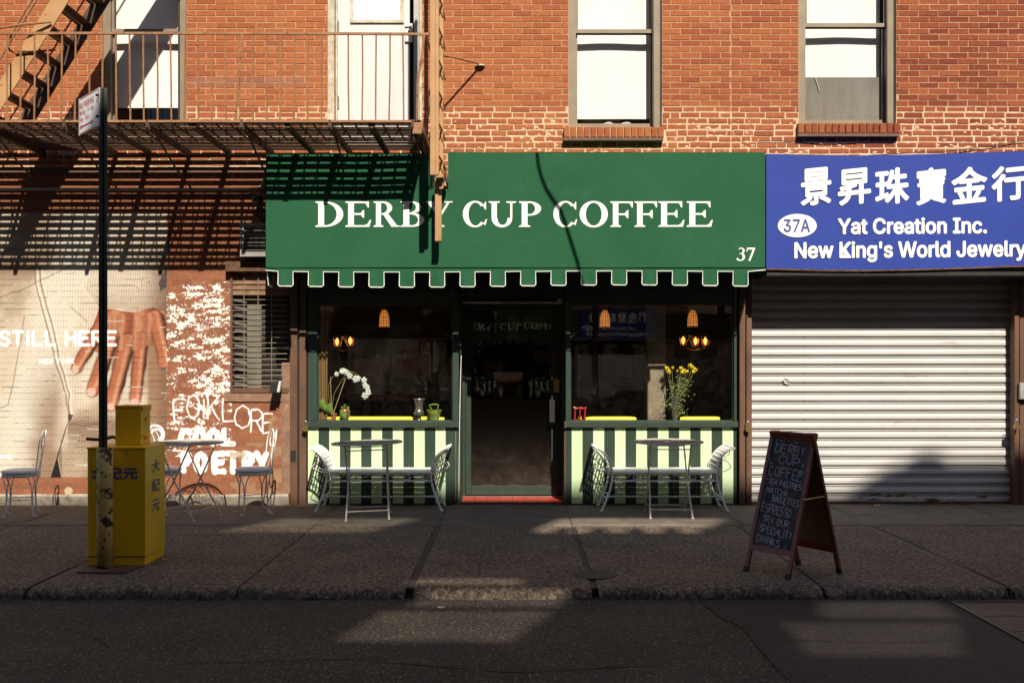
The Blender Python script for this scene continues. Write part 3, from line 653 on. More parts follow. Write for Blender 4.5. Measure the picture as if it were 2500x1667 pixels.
part('stone_base', M['stone_base'], gw, lambda m: m.grid(lambda u, v: (-9+u*(X(706)+9), (-.03, -.055, -.048, 0.)[3-int(round(v*3))] if v > 0 else -.03, (0, .085, .115, .118)[int(round(v*3))]+.004*math.sin(u*90)*(v > 0)), 90, 3), smooth=True)
part('corner_plaster', M['brown_stone'], gw, lambda m: m.box(X(688), X(711), -.012, .03, .12, Z(885)))
part('dark_lining', M['dark_trim'], gw, lambda m: m.box(X(706), X(745), .06, .2, 0, 2.6))
# window with grille
wf = part('window', M['brown_steel'], gw, lambda m: (m.box(wl[0], wl[0]+.025, -.02, .1, wl[2], wl[3]), m.box(wl[0]+.025, wl[1], -.025, .1, wl[2], wl[2]+.05), m.box(wl[0], wl[1], -.01, .1, wl[3]-.03, wl[3])), label='barred window with a wire grille beside the shop')
part('pane', M['grime_glass'], wf, lambda m: (m.quad((wl[0]+.16, .09, wl[2]), (wl[0]+.32, .09, wl[2]), (wl[0]+.32, .09, wl[3]-.2), (wl[0]+.16, .09, wl[3]-.2)),))
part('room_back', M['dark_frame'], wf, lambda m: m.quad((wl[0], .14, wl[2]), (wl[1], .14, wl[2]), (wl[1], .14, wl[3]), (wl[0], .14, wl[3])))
nb = 22
for k in range(nb):
    z = wl[2]+.07+(wl[3]-wl[2]-.12)*k/(nb-1)
    part('grille_bar', M['win_frame'], wf, lambda m: m.tube([(wl[0]+.02, -.012, z), (wl[1]-.02, -.012, z)], .0045, 5))
for x in (wl[0]+.155, wl[0]+.31, wl[0]+.46): part('grille_upright', M['win_frame'], wf, lambda m: m.tube([(x, -.02, wl[2]+.04), (x, -.02, wl[3]-.03)], .0045, 5))
for k in range(13): part('louvre', M['dark_frame'], wf, lambda m: m.obox((wl[0]+.035, .02, wl[2]+.08+k*.085), (.13, .03, -.02), (0, .02, .03), (0, .004, -.003)))
part('window_sill', M['brown_stone'], wf, lambda m: m.box(wl[0]-.07, X(706), -.016, .02, wl[2]-.10, wl[2]-.003))
# air conditioner in its sleeve
ac = thing('air_conditioner', 'ribbed grey air conditioner in the wall left of the green awning', 'air conditioner', (X(640), 0, Z(648)))
AX0, AX1, AZ0, AZ1 = X(586, -.2), X(705, -.2), Z(626, -.2), Z(545, -.2)
part('casing', M['ac_metal'], ac, lambda m: (m.box(AX0, AX0+.04, -.2, .1, AZ0, AZ1), m.box(AX0+.04, AX1, -.2, .1, AZ1-.03, AZ1), m.box(AX0+.04, AX1, -.2, .1, AZ0, AZ0+.05), m.box(AX0+.04, AX1, -.14, .1, AZ0+.05, AZ1-.03)))
for k in range(7): part('louvre', M['ac_metal'], ac, lambda m: m.obox((AX0+.045, -.195, AZ0+.065+k*.042), (AX1-AX0-.045, 0, 0), (0, .04, .014), (0, 0, .006)))
part('bracket', M['rust'], ac, lambda m: m.box(X(556), X(706), -.09, 0, Z(664), Z(640)))
# conduit, globe lamp, small flood lamp
o = MB(); o.tube([(-9, -.06, Z(463, -.06)), (X(600, -.06), -.06, Z(462, -.06)), (X(632, -.06), -.06, Z(460, -.06)), (X(640, -.06), -.06, Z(452, -.06)), (X(645, -.06), -.06, Z(436, -.06))], .016, 10)
solo('conduit', M['ac_metal'], o, 'long grey conduit pipe running along the wall above the mural', 'pipe', smooth=True)
gl = thing('globe_lamp', 'dark glossy glass globe lamp at the left end of the green awning', 'wall lamp', (X(629, -.2), -.1, Z(500, -.2)))
part('globe', M['chrome_globe'], gl, lambda m: m.lathe([(.0001, -.068)]+[(.068*math.cos(a), .068*math.sin(a)) for a in np.linspace(-1.45, 1.45, 13)]+[(.0001, .068)], at(629, 484, -.2), 24), smooth=True)
part('bracket', M['black_iron'], gl, lambda m: m.tube([at(632, 497, -.2), at(640, 512, -.15), at(650, 514, 0)], .02, 8), smooth=True)
part('wires', M['rubber'], gl, lambda m: [m.tube([at(628+k*4, 505, -.12), at(622+k*6, 520+k*5, -.09), at(640+k*2, 538, -.05), at(648, 545-k*6, -.03)], .006, 5) for k in range(4)])
fl = thing('flood_lamp', 'small white and black box lamp on the frame below the grille', 'wall lamp', at(675, 958, -.12))
part('housing', M['rubber'], fl, lambda m: m.obox(at(663, 955, -.1), (.075, 0, 0), (.0, -.10, -.01), (.02, 0, .11)))
part('lens', M['paper'], fl, lambda m: m.obox(at(676, 957, -.17), (.028, -.01, 0), (0, .06, 0), (.02, 0, .12)))
part('bracket', M['black_iron'], fl, lambda m: m.tube([at(672, 935, -.1), at(684, 926, -.03), at(690, 922, 0)], .01, 6))

# ------------------------------------------------------------------ storefront
sf = thing('coffee_shopfront', 'dark green cafe front with two windows, a recessed door and striped panels', 'storefront', (0, 0, 0))
ZS, ZP, ZG = Z(1028), Z(1043), Z(745)
DX0, DX1, DY = X(1122), X(1380), .45
GLS = glass('shop_glass', (.90, .93, .91), .62, 0, .02, .012)
GLD = glass('door_glass', (.90, .93, .91), .62, 0, .02, .0)
tt = NT('door_grime'); g_ = tt.n('NewGeometry'); sx_ = tt.n('SeparateXYZ', i={0: g_.outputs['Position']})
low = tt.math('POWER', tt.n('MapRange', i={0: sx_.outputs[2], 1: 1.3, 2: .2}).outputs[0], 3.2)
df_ = tt.n('BsdfDiffuse', i={'Color': (.34, .27, .21, 1)}); tr_ = tt.n('BsdfTransparent')
fc_ = tt.math('MULTIPLY', tt.math('MULTIPLY', low, tt.math('ADD', tt.ramp(tt.noise(9, 6, rough=.7), .3, .8), .35)), .13)
tt.t.links.new(tt.n('MixShader', i={0: fc_, 1: tr_.outputs[0], 2: df_.outputs[0]}).outputs[0], tt.out.inputs[0]); M['grime'] = tt.m
def front(u0, ug0, ug1, u1, stripes, first_light):
    x0, x1, g0, g1 = X(u0), X(u1), X(ug0), X(ug1)
    f = part('window', M['dark_green'], sf, lambda m: (m.bbox(x0, g0, -.02, .08, ZS, 2.6), m.bbox(g1, x1, -.02, .08, ZS, 2.6), m.box(g0, g1, .0, .08, ZG, 2.6)))
    part('pane', GLS, f, lambda m: m.quad((g0, .045, ZS), (g1, .045, ZS), (g1, .045, ZG), (g0, .045, ZG)))
    part('bead', M['dark_green'], f, lambda m: (m.box(g0, g0+.012, .02, .044, ZS, ZG), m.box(g1-.012, g1, .02, .044, ZS, ZG), m.box(g0+.012, g1-.012, .02, .044, ZS, ZS+.012)))
    part('window_sill', M['dark_green'], sf, lambda m: (m.bbox(x0-.01, x1+.01, -.05, .12, ZP, ZS, .006),))
    part('panel_base', M['dark_green'], sf, lambda m: m.box(x0, x1, .004, .10, 0, ZP-.001))
    sw = X(stripes[1])-X(stripes[0])
    for k in range(len(stripes)-1):
        a, b = X(stripes[k]), X(stripes[k+1]); light = (k % 2 == 0) == first_light; n = 5 if b-a > .1 else 3; wd = (b-a)/n
        part('striped_board', M['light_green'] if light else M['dark_green'], sf, lambda m: [m.bbox(a+i*wd+.0005, a+(i+1)*wd-.0005, -.008, .003, .012, ZP-.002, .0018) for i in range(n)], label=('light' if light else 'dark')+' green beaded board')
front(752, 775, 1105, 1120, [752, 778, 804, 830, 856, 882, 907, 933, 959, 985, 1011, 1037, 1063, 1088, 1119], True)
front(1381, 1392, 1791, 1798, [1381, 1395.5, 1422, 1448, 1475, 1501, 1527, 1553, 1579.5, 1606, 1632, 1658, 1685, 1710, 1737, 1763.5, 1790, 1798], False)
part('recess_wall', M['dark_green'], sf, lambda m: (m.box(DX0-.005, DX0+.012, .10, DY, 0, 2.6), m.box(DX1-.012, DX1+.005, .10, DY, 0, 2.6), m.box(DX0+.012, DX1-.012, .02, DY, 2.32, 2.6)))
part('edge_trim', M['brown_steel'], sf, lambda m: (m.box(X(1377.5), X(1381), -.012, .03, .0, ZP), m.box(X(1378), X(1382), -.058, .02, ZP, ZS+.004)))
dx0, dx1 = X(1128, DY), X(1375, DY)
df = part('door_frame', M['dark_green'], sf, lambda m: (m.box(dx0-.02, dx0+.035, DY, DY+.1, .03, 2.3), m.box(dx1-.035, dx1+.02, DY, DY+.1, .03, 2.3), m.box(dx0+.035, dx1-.035, DY, DY+.1, 2.24, 2.3)))
part('transom_bar', M['steel'], df, lambda m: (m.box(X(1122, DY-.02), X(1362, DY-.02), DY-.03, DY-.002, Z(742, DY), Z(737, DY)), m.box(X(1360, DY-.02), X(1377, DY-.02), DY-.05, DY-.002, Z(743, DY), Z(730, DY))))
g0, g1 = X(1150, DY), X(1346, DY); db, dt = Z(1208, DY), Z(758, DY)
dd = part('door', M['dark_green'], sf, lambda m: (m.bbox(dx0+.038, g0, DY+.02, DY+.07, db, 2.235), m.bbox(g1, dx1-.038, DY+.02, DY+.07, db, 2.235), m.bbox(g0, g1, DY+.022, DY+.07, db, Z(1187, DY)), m.box(g0, g1, DY+.022, DY+.07, dt, 2.235)), label='tall green framed glass door')
part('pane', GLD, dd, lambda m: m.quad((g0, DY+.05, Z(1187, DY)), (g1, DY+.05, Z(1187, DY)), (g1, DY+.05, dt), (g0, DY+.05, dt)))
part('pane_dust', M['grime'], dd, lambda m: m.quad((g0, DY+.045, Z(1187, DY)), (g1, DY+.045, Z(1187, DY)), (g1, DY+.045, dt), (g0, DY+.045, dt)), label='dried grime on the lower door glass')
part('lock_plate', M['brass'], dd, lambda m: m.bbox(X(1352, DY), X(1366, DY), DY+.008, DY+.02, Z(958, DY), Z(925, DY), .002))
part('handle', M['rubber'], dd, lambda m: (m.box(X(1341, DY), X(1357, DY), DY-.06, DY-.02, Z(1030, DY), Z(975, DY)), m.box(X(1345, DY), X(1352, DY), DY-.02, DY+.02, Z(1022, DY), Z(1014, DY)), m.box(X(1345, DY), X(1352, DY), DY-.02, DY+.02, Z(990, DY), Z(982, DY))))
part('threshold', M['steel'], dd, lambda m: m.box(dx0, dx1, DY-.01, DY+.09, .026, .036))
# notices stuck to the door glass
for (u0, u1, v0, v1) in ((1240, 1266, 772, 830), (1275, 1335, 772, 800)): part('notice', M['tan_board'], dd, lambda m: m.box(X(u0, DY), X(u1, DY), DY+.054, DY+.057, Z(v1, DY), Z(v0, DY)))
ts = thing('doorstep', 'red tiled doorstep in the recessed cafe entrance', 'doorstep', (-.02, .2, 0))
part('bed', M['tar'], ts, lambda m: m.box(DX0+.013, DX1-.013, .012, DY+.08, -.01, .016))
nt_ = 8
for j in range(3):
    for k in range(nt_):
        wd = (DX1-DX0-.03)/nt_; part('tile', M['red_tile'], ts, lambda m: m.box(DX0+.015+k*wd+.002, DX0+.015+(k+1)*wd-.002, .014+j*.148, .014+(j+1)*.148-.004, .0, .024+rng.uniform(-.001, .001)))
# header zone in the shade of the awning, with the old fascia over the door
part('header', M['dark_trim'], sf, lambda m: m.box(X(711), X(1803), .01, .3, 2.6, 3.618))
part('fascia_box', M['dark_frame'], sf, lambda m: (m.box(X(1172), X(1178), -.04, .01, Z(728), 2.6), m.box(X(1325), X(1332), -.04, .01, Z(728), 2.6), m.box(X(1178), X(1325), -.04, .01, Z(728), Z(722)), m.box(X(1110), X(1120), -.03, .01, 2.2, 2.6)))
# steel shutter guides either side
def guide(u0, u1, lab, v0=655, ysh=0.):
    g = thing('gate_guide', lab, 'gate guide', (X((u0+u1)/2), 0, 0), 'brown steel gate guides')
    xa, xb = X(u0), X(u1); md = xa+(xb-xa)*.48
    part('front_channel', M['brown_steel'], g, lambda m: m.bbox(xa, md-.004, -.055, .05, 0, 2.55, .004))
    part('rear_channel', M['brown_steel'], g, lambda m: m.bbox(md+.012, xb, -.035, .05, 0, 2.55, .004))
    part('slot', M['rubber'], g, lambda m: m.box(md-.004, md+.012, -.005, .05, 0, 2.55)); return g
g1_ = guide(711, 749, 'brown steel gate guide between the graffiti wall and the striped panel')
part('slot_hole', M['rubber'], g1_, lambda m: m.box(X(712), X(725), -.0575, -.053, Z(1126), Z(1098)))
guide(1803, 1834, 'brown steel gate guide between the cafe and the white shutter')
guide(2471, 2497, 'brown steel gate guide at the right end of the white shutter')
def padlock(u, v, y, lab):
    c = at(u, v, y); t = thing('padlock', lab, 'padlock', (c.x, c.y, c.z-.05), 'brass padlocks on the gates')
    part('body', M['brass'], t, lambda m: m.tube([(c.x, y-.016, c.z), (c.x, y+.016, c.z)], .031, 14))
    part('shackle', M['steel'], t, lambda m: m.tube([(c.x-.017, y, c.z+.02), (c.x-.018, y, c.z+.055)]+[(c.x-.018*math.cos(a), y, c.z+.065+.018*math.sin(a)) for a in np.linspace(.2, 2.94, 7)]+[(c.x+.018, y, c.z+.055), (c.x+.017, y, c.z+.02)], .0045, 6), smooth=True)
padlock(745, 1046, -.09, 'round brass padlock hanging left of the left striped panel')
padlock(1826, 1047, -.09, 'round brass padlock between the cafe and the shutter')
padlock(2482, 1042, -.10, 'brass padlock on the guide at the far right of the shutter')

# ------------------------------------------------------------------ roll-down shutter, right
sh = thing('roll_shutter', 'closed off-white roll-down steel shutter under the blue sign', 'shutter', (X(2150), .09, 0))
PR = [(0, -.008), (.003, -.0105), (.030, -.0125), (.060, -.0085), (.0645, .006), (.0705, .008), (.0725, -.008), (.0785, -.010), (.0820, -.003), (.084, .014), (.1027, .016)]
SX0, SX1, SP = X(1828, .09), X(2476, .09), .1027
sm_ = MB(); sm_.grid(lambda u, v: (SX0+(SX1-SX0)*u, .09+PR[int(round(v*(len(PR)-1)))][1]+.0012*math.sin(u*17), PR[int(round(v*(len(PR)-1)))][0]), 12, len(PR)-1)
ms = [sm_.mesh('slat', M['shutter'], org=Vector((X(2150), .09, 0))), sm_.mesh('slat', M['shutter_rust'], org=Vector((X(2150), .09, 0)))]
for k in range(25):
    o = bpy.data.objects.new('slat', ms[1 if k == 0 else 0]); C.objects.link(o); o.parent = sh
    o.location = (0, rng.uniform(-.001, .001), .02+k*SP); o.rotation_euler = (0, R(rng.uniform(-.05, .05)-.05), 0)
part('bottom_bar', M['rust'], sh, lambda m: m.box(SX0, SX1, .07, .11, .0, .02))
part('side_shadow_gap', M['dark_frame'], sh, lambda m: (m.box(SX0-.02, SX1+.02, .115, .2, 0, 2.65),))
solo('torn_tape', M['paper'], MB().quad(at(1912, 922, .05), at(1935, 922, .02), at(1930, 927, .02), at(1918, 928, .05)).quad(at(1912, 922, .05), at(1918, 928, .05), at(1930, 931, .03), at(1926, 940, .06), at(1915, 935, .06)), 'torn scrap of grey tape stuck on the white shutter', 'tape')
# what continues past the right edge
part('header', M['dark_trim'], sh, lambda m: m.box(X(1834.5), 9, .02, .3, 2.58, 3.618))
rp = thing('right_pier', 'brick pier at the right edge beyond the shutter', 'wall', (7, 0, 0))
part('face', M['brown_steel'], rp, lambda m: m.box(X(2499), 9, .02, .3, 0, 2.7))
kp = solo('keypad_box', M['ac_metal'], MB().bbox(X(2490, -.1), X(2530, -.1), -.1, .02, Z(975, -.1), Z(935, -.1), .006), 'grey metal lock box on the wall at the right edge', 'lock box')

# ------------------------------------------------------------------ awning and signs
q = -.65
def wav(x, z): return .004*math.sin(x*2.3+z)+.002*math.sin(x*7+z*5)
LET = {}
def rect(a, b, c, d): return [(a, c), (b, c), (b, d), (a, d)]
def ring(cx, cy, rx, ry, ix, iy, a0, a1, n=26, dx=0):
    o = [(cx+rx*math.cos(R(a0+(a1-a0)*k/n)), cy+ry*math.sin(R(a0+(a1-a0)*k/n))) for k in range(n+1)]
    i = [(cx+dx+ix*math.cos(R(a0+(a1-a0)*k/n)), cy+iy*math.sin(R(a0+(a1-a0)*k/n))) for k in range(n+1)]
    return o+i[::-1]
def stem(x, w_=.18, z0=0, z1=1, s=.085, t=.042, top=True, bot=True):
    r = [rect(x, x+w_, z0, z1)]
    if bot: r.append([(x-s, z0), (x+w_+s, z0), (x+w_+s, z0+t), (x+w_, z0+t+.035), (x, z0+t+.035), (x-s, z0+t)])
    if top: r.append([(x-s, z1), (x-s, z1-t), (x, z1-t-.035), (x+w_, z1-t-.035), (x+w_+s, z1-t), (x+w_+s, z1)])
    return r
LET['E'] = stem(.1)+[rect(.2, .66, .935, 1), [(.60, 1), (.74, 1), (.74, .76), (.705, .76), (.66, .90), (.60, .935)], rect(.2, .50, .47, .54), [(.48, .49), (.56, .36), (.595, .36), (.595, .66), (.56, .66), (.48, .53)], rect(.2, .72, 0, .065), [(.62, 0), (.76, 0), (.81, .27), (.77, .27), (.70, .12), (.62, .065)]]
LET['F'] = stem(.1)+[rect(.2, .66, .935, 1), [(.60, 1), (.75, 1), (.75, .76), (.715, .76), (.66, .90), (.60, .935)], rect(.2, .50, .46, .53), [(.48, .48), (.57, .34), (.605, .34), (.605, .66), (.57, .66), (.48, .52)]]
LET['D'] = stem(.1)+[ring(.30, .5, .56, .5, .36, .44, -90, 90), rect(.24, .31, .94, 1), rect(.24, .31, 0, .06)]
LET['P'] = stem(.1)+[ring(.34, .72, .36, .28, .175, .22, -90, 90), rect(.24, .35, .94, 1), rect(.26, .35, .44, .50)]
LET['R'] = stem(.1)+[ring(.34, .74, .34, .26, .165, .20, -90, 90), rect(.24, .35, .94, 1), rect(.26, .36, .48, .54), [(.34, .51), (.54, .51), (.86, .045), (.95, .045), (.95, 0), (.66, 0)]]
LET['B'] = stem(.1)+[ring(.34, .765, .30, .235, .14, .18, -90, 90), ring(.36, .27, .37, .27, .185, .21, -90, 90), rect(.24, .35, .945, 1), rect(.24, .37, .49, .55), rect(.24, .37, 0, .06)]
LET['C'] = [ring(.47, .5, .45, .52, .26, .455, 42, 318, 34, .02), [(.80, .84), (.84, .98), (.88, .98), (.88, .68), (.845, .68), (.76, .84)], [(.78, .11), (.88, .30), (.915, .30), (.86, .06)]]
LET['O'] = [ring(.5, .5, .50, .52, .28, .45, 0, 180), ring(.5, .5, .50, .52, .28, .45, 180, 360)]
LET['U'] = [rect(.10, .28, .34, 1), [(0, 1), (0, .955), (.1, .93), (.28, .93), (.38, .955), (.38, 1)], ring(.455, .35, .355, .37, .175, .28, 180, 360, 26, .02), rect(.74, .81, .34, 1), [(.60, 1), (.60, .955), (.72, .93), (.83, .93), (.94, .955), (.94, 1)]]
LET['Y'] = [rect(.38, .56, .0, .45), [(.29, 0), (.65, 0), (.65, .045), (.56, .075), (.38, .075), (.29, .045)], [(.38, .46), (.56, .46), (.26, .95), (.05, .95)], [(.47, .44), (.56, .46), (.83, .95), (.74, .95)], [(0, 1), (0, .955), (.36, .955), (.36, 1)], [(.63, 1), (.63, .955), (.94, .955), (.94, 1)]]
LET['3'] = [ring(.36, .76, .27, .24, .12, .18, -90, 140), ring(.36, .29, .34, .30, .15, .23, -130, 90), rect(.24, .37, .52, .57), [(.05, .1), (.2, .05), (.24, .16), (.1, .22)]]
LET['7'] = [[(.06, 1), (.80, 1), (.80, .94), (.44, 0), (.26, 0), (.60, .86), (.06, .86)], [(.06, .88), (.02, .70), (.08, .70), (.16, .88)]]
def serif(txt_boxes, v0, v1, y, mat, parent, name='letter', lean=0.):
    for ch, u0, u1 in txt_boxes:
        m = MB(); ps = LET[ch]; xs = [p[0] for s_ in ps for p in s_]; xa, xb = min(xs), max(xs)
        for k, s_ in enumerate(ps):
            pts = [(X(u0, y)+(X(u1, y)-X(u0, y))*(p[0]-xa)/(xb-xa)+lean*p[1], Z(v1, y)+(Z(v0, y)-Z(v1, y))*p[1]) for p in s_]
            pts = [(a, y+wav(a, 0)-.0022-.00015*k, b) for a, b in pts]
            for tri in tessellate_polygon([[Vector((p[0], p[2], 0)) for p in pts]]):
                a, b, c = (Vector(pts[i]) for i in tri)
                if (b-a).cross(c-a).y > 0: b, c = c, b
                m.quad(a, b, c)
        m.build(name, mat, parent)
aw = thing('green_awning', 'dark green canvas awning lettered DERBY CUP COFFEE with scalloped valance', 'awning', (X(1258), 0, 2.4))
L0, L1, ZB, ZT = X(649, q), X(1868, q), Z(653, q), Z(372, q)
NX0, NX1, NZ = X(1047, q), X(1094, q), Z(462, q)
def sheet(m, xa, xb, za, zb, nx=40, nz=14):
    m.grid(lambda u, v: (xa+(xb-xa)*u, q+wav(xa+(xb-xa)*u, za+(zb-za)*v)-.006*math.sin(math.pi*v), za+(zb-za)*v), nx, nz)
part('canvas', M['green_fab'], aw, lambda m: (m.grid(lambda u, v: (L0+(NX0-L0)*u, q+wav(L0+(NX0-L0)*u, 0), NZ+(ZT-.02-NZ)*v), 16, 6), m.grid(lambda u, v: (L0+(NX0-L0)*u, q+wav(L0+(NX0-L0)*u, 0), ZB+(NZ-ZB)*v), 16, 8),
    m.grid(lambda u, v: (NX0+(NX1-NX0)*u, q+wav(NX0+(NX1-NX0)*u, 0), ZB+(NZ-ZB)*v), 3, 8), m.grid(lambda u, v: (NX1+(L1-NX1)*u, q+wav(NX1+(L1-NX1)*u, 0)-.018*math.exp(-((u*(L1-NX1)-.05)/.03)**2)*v, NZ+(ZT-NZ)*v), 50, 6), m.grid(lambda u, v: (NX1+(L1-NX1)*u, q+wav(NX1+(L1-NX1)*u, 0), ZB+(NZ-ZB)*v), 50, 8)), smooth=True)
parts('side_panel', M['green_fab'], aw, (lambda m: m.quad((L0, q, ZB), (L0, q, ZT-.02), (L0, 0, ZT-.02), (L0, 0, ZB)), lambda m: m.quad((L1, q, ZB), (L1, 0, ZB), (L1, 0, ZT), (L1, q, ZT)), lambda m: m.quad((NX1, q+.01, NZ), (NX1, q+.01, ZT), (NX1, -.02, ZT), (NX1, -.02, NZ)), lambda m: m.quad((NX0, q+.01, NZ), (NX0, -.02, NZ), (NX0, -.02, ZT-.02), (NX0, q+.01, ZT-.02))))
part('top_panel', M['green_fab'], aw, lambda m: (m.quad((L0, q, ZT-.02), (NX0, q, ZT-.02), (NX0, 0, ZT-.02), (L0, 0, ZT-.02)), m.quad((NX1, q, ZT), (L1, q, ZT), (L1, 0, ZT), (NX1, 0, ZT))))
part('frame_bar', M['black_iron'], aw, lambda m: (m.tube([(L0+.01, q+.02, ZB), (L1-.01, q+.02, ZB)], .014, 6), m.tube([(NX0-.02, q+.03, NZ-.01), (NX1+.04, q+.03, NZ-.01)], .012, 6), m.tube([(L0+.02, -.02, ZB), (L1-.02, -.02, ZB)], .014, 6), *[m.tube([(x, q+.02, ZB), (x, -.02, ZB)], .012, 6) for x in (-1.6, -.6, .5, 1.6)]))
# scalloped valance with white piping
fls = [680+73.93*k for k in range(16)]
yv = q-.004; ztop = Z(656, q); zband = Z(664, q); zf = Z(700, q)
out = [(L0, zband+.015)]
for i, u in enumerate(fls):
    a, b = X(u, q), X(u+36, q); d = .012*math.sin(i*.42)-.006; c = .014
    out += [(a, zband-d*.5), (a-.003, zf+c-d), (a+c*.9, zf-d), (b-c*.9, zf-d-.002), (b+.002, zf+c-d), (b, zband-d*.5)]
out += [(L1, zband+.02)]
def vy(x, z): return yv+(ztop-z)*.10*math.sin(x*9)+.008*math.sin(x*23)*(ztop-z)/.2
for i, u in enumerate(fls):
    a, b = X(u, q), X(u+36, q); d = .012*math.sin(i*.42)-.006
    def ff(uu, vv, a=a, b=b, d=d):
        z = zband-d*.5-(zband-d*.5-(zf-d))*vv; x = a+(b-a)*uu
        if vv > .85: x = (a+b)/2+(x-(a+b)/2)*(1-.14*(vv-.85)/.15)
        return (x, yv-.006*vv*math.sin(uu*3.1+i)-.010*math.sin(uu*6+i*2)*vv*.8-.004, z)
    part('flap', M['green_fab'], aw, lambda m: m.grid(lambda uu, vv: ff(uu, vv), 6, 8), smooth=True)
part('valance_band', M['green_fab'], aw, lambda m: m.grid(lambda u, v: (L0+(L1-L0)*u, yv+.003*math.sin(u*60), zband-.006*math.sin(u*16*6.28*.42/6.28)*0+(ztop-zband)*v+(.0 if v else (.010 if u < .03 or u > .96 else -.006))), 120, 2), smooth=True)
part('piping', M['white_print'], aw, lambda m: m.tube([(x, yv-.012, z) for x, z in out], .0055, 5, caps=True))
parts('side_flap', M['green_fab'], aw, (lambda m: m.grid(lambda u, v: (L0+.006+.012*v*math.sin(3*u), q+.02+.30*u, ZB-.02-(.16 if .1 < u < .75 else .03)*v), 6, 3), lambda m: m.grid(lambda u, v: (L1-.004, q+.02+.6*u, ZB-.02-.05*v), 6, 2)))
part('side_piping', M['white_print'], aw, lambda m: m.tube([(L0+.004, q+.02, ZB-.03), (L0+.012, q+.06, ZB-.18), (L0+.018, q+.20, ZB-.19), (L0+.02, q+.24, ZB-.05)], .0045, 5))
DERBY = [('D', 770, 838), ('E', 843, 906), ('R', 912, 976), ('B', 978, 1036), ('Y', 1040, 1105), ('C', 1130, 1189), ('U', 1193, 1260), ('P', 1267, 1321), ('C', 1351, 1409), ('O', 1415, 1484), ('F', 1490, 1545), ('F', 1549, 1604), ('E', 1607, 1671), ('E', 1676, 1740)]
serif(DERBY, 492, 554, q, M['white_print'], aw)
serif([('3', 1797, 1818), ('7', 1820, 1841)], 605, 637, q, M['white_print'], aw, 'numeral', .01)
# blue sign
QB = -.47; LB = X(1871, QB)
bs = thing('blue_sign', 'bright blue jewelry shop sign with white Chinese and English lettering', 'shop sign', (4.6, 0, 2.5))
def bz(x, top): u = CX+x*F/(D+QB); return (Z(376, QB) if top else Z(656, QB))+(.0 if u < 2120 else 0)-.018*math.sin(max(0, min(1, (u-1870)/600))*math.pi)+max(0, (u-2100)/400)*.03
part('panel', M['blue_sign'], bs, lambda m: m.grid(lambda u, v: (LB+3.2*u, QB+.003*math.sin(u*9), bz(LB+3.2*u, 0)*(1-v)+bz(LB+3.2*u, 1)*v), 60, 8), smooth=True)
part('return_panel', M['blue_sign'], bs, lambda m: m.quad((LB, QB, Z(656, QB)), (LB, QB, Z(376, QB)), (LB, 0, Z(376, QB)), (LB, 0, Z(656, QB))))
part('top_cap', M['blue_sign'], bs, lambda m: m.grid(lambda u, v: (LB+3.2*u, QB+.65*v, bz(LB+3.2*u, 1)), 30, 1))
part('edge_strip', M['rust'], bs, lambda m: m.grid(lambda u, v: (LB+3.2*u, QB-.004, bz(LB+3.2*u, 0)-.012+.016*v+.002*math.sin(u*200)*v), 120, 1))
part('soffit', M['dark_trim'], bs, lambda m: m.box(LB+.01, LB+3.2, QB+.02, .08, 2.50, 2.54))
try: FNT = bpy.data.fonts.load(bpy.utils.system_resource('DATAFILES')+'/fonts/Inter.woff2')
except Exception: FNT = None
def clusters(vs, fs):
    """faces grouped into letters by overlap in x"""
    iv = sorted((min(vs[i][0] for i in f), max(vs[i][0] for i in f), k) for k, f in enumerate(fs)); out = []
    for a, b, k in iv:
        if out and a < out[-1][0]-1e-4: out[-1][0] = max(out[-1][0], b); out[-1][1].append(k)
        else: out.append([b, [k]])
    return [o[1] for o in out]
def glyphs(body, font):
    c = bpy.data.curves.new('lettering', 'FONT'); c.body = body; c.resolution_u = 3
    if font and FNT: c.font = FNT
    tmp = bpy.data.objects.new('t', c); me = bpy.data.meshes.new_from_object(tmp); bpy.data.objects.remove(tmp)
    vs = [(v.co.x, v.co.y) for v in me.vertices]; fs = [tuple(p.vertices) for p in me.polygons]; bpy.data.meshes.remove(me)
    return vs, fs
def text(body, mat, parent, u0, u1, v0, v1, y, font=True, bold=.0, name='letter', shear=0, tilt=0., single=False, fn=None):
    vs, fs = glyphs(body, font); xa, xb = min(v[0] for v in vs), max(v[0] for v in vs); za, zb = min(v[1] for v in vs), max(v[1] for v in vs)
    X0, X1_, Z0, Z1_ = X(u0, y), X(u1, y), Z(v1, y), Z(v0, y)
    offs = [(0, 0)]+([(bold*math.cos(a), bold*math.sin(a)) for a in np.linspace(0, 2*math.pi, 9)[:-1]] if bold else [])
    for grp in ([range(len(fs))] if single else clusters(vs, fs)):
        m = MB()
        for n, (ox, oz) in enumerate(offs):
            for k in grp:
                pts = []
                for i in fs[k]:
                    x = X0+(X1_-X0)*(vs[i][0]-xa)/(xb-xa)+ox; yk = .000013*(k % 8); z = Z0+(Z1_-Z0)*(vs[i][1]-za)/(zb-za)+tilt*(x-X0)+oz+shear*(x-X0)
                    pts.append(fn(x, z, n) if fn else (x, y-.00012*n-yk, z))
                m.quad(*pts)
        m.build(name, mat, parent)
yt = QB-.0055
for ch, u0, u1, v0, v1 in (('景', 1957, 2027, 416, 502), ('昇', 2048, 2124, 418, 501), ('珠', 2139, 2217, 417, 500), ('寶', 2239, 2308, 415, 500), ('金', 2325, 2408, 414, 498), ('行', 2423, 2502, 411, 492)):
    text(ch, M['white_print'], bs, u0, u1, v0, v1, yt, False, .011, shear=.10, single=True)
part('number_oval', M['white_print'], bs, lambda m: m.quad(*[(X(1946.5, yt)+X(CX+47.5, yt)*math.cos(a), yt, Z(551, yt)+X(CX+28.5, yt)*math.sin(a)) for a in np.linspace(0, 2*math.pi, 40)[:-1]][::1]))
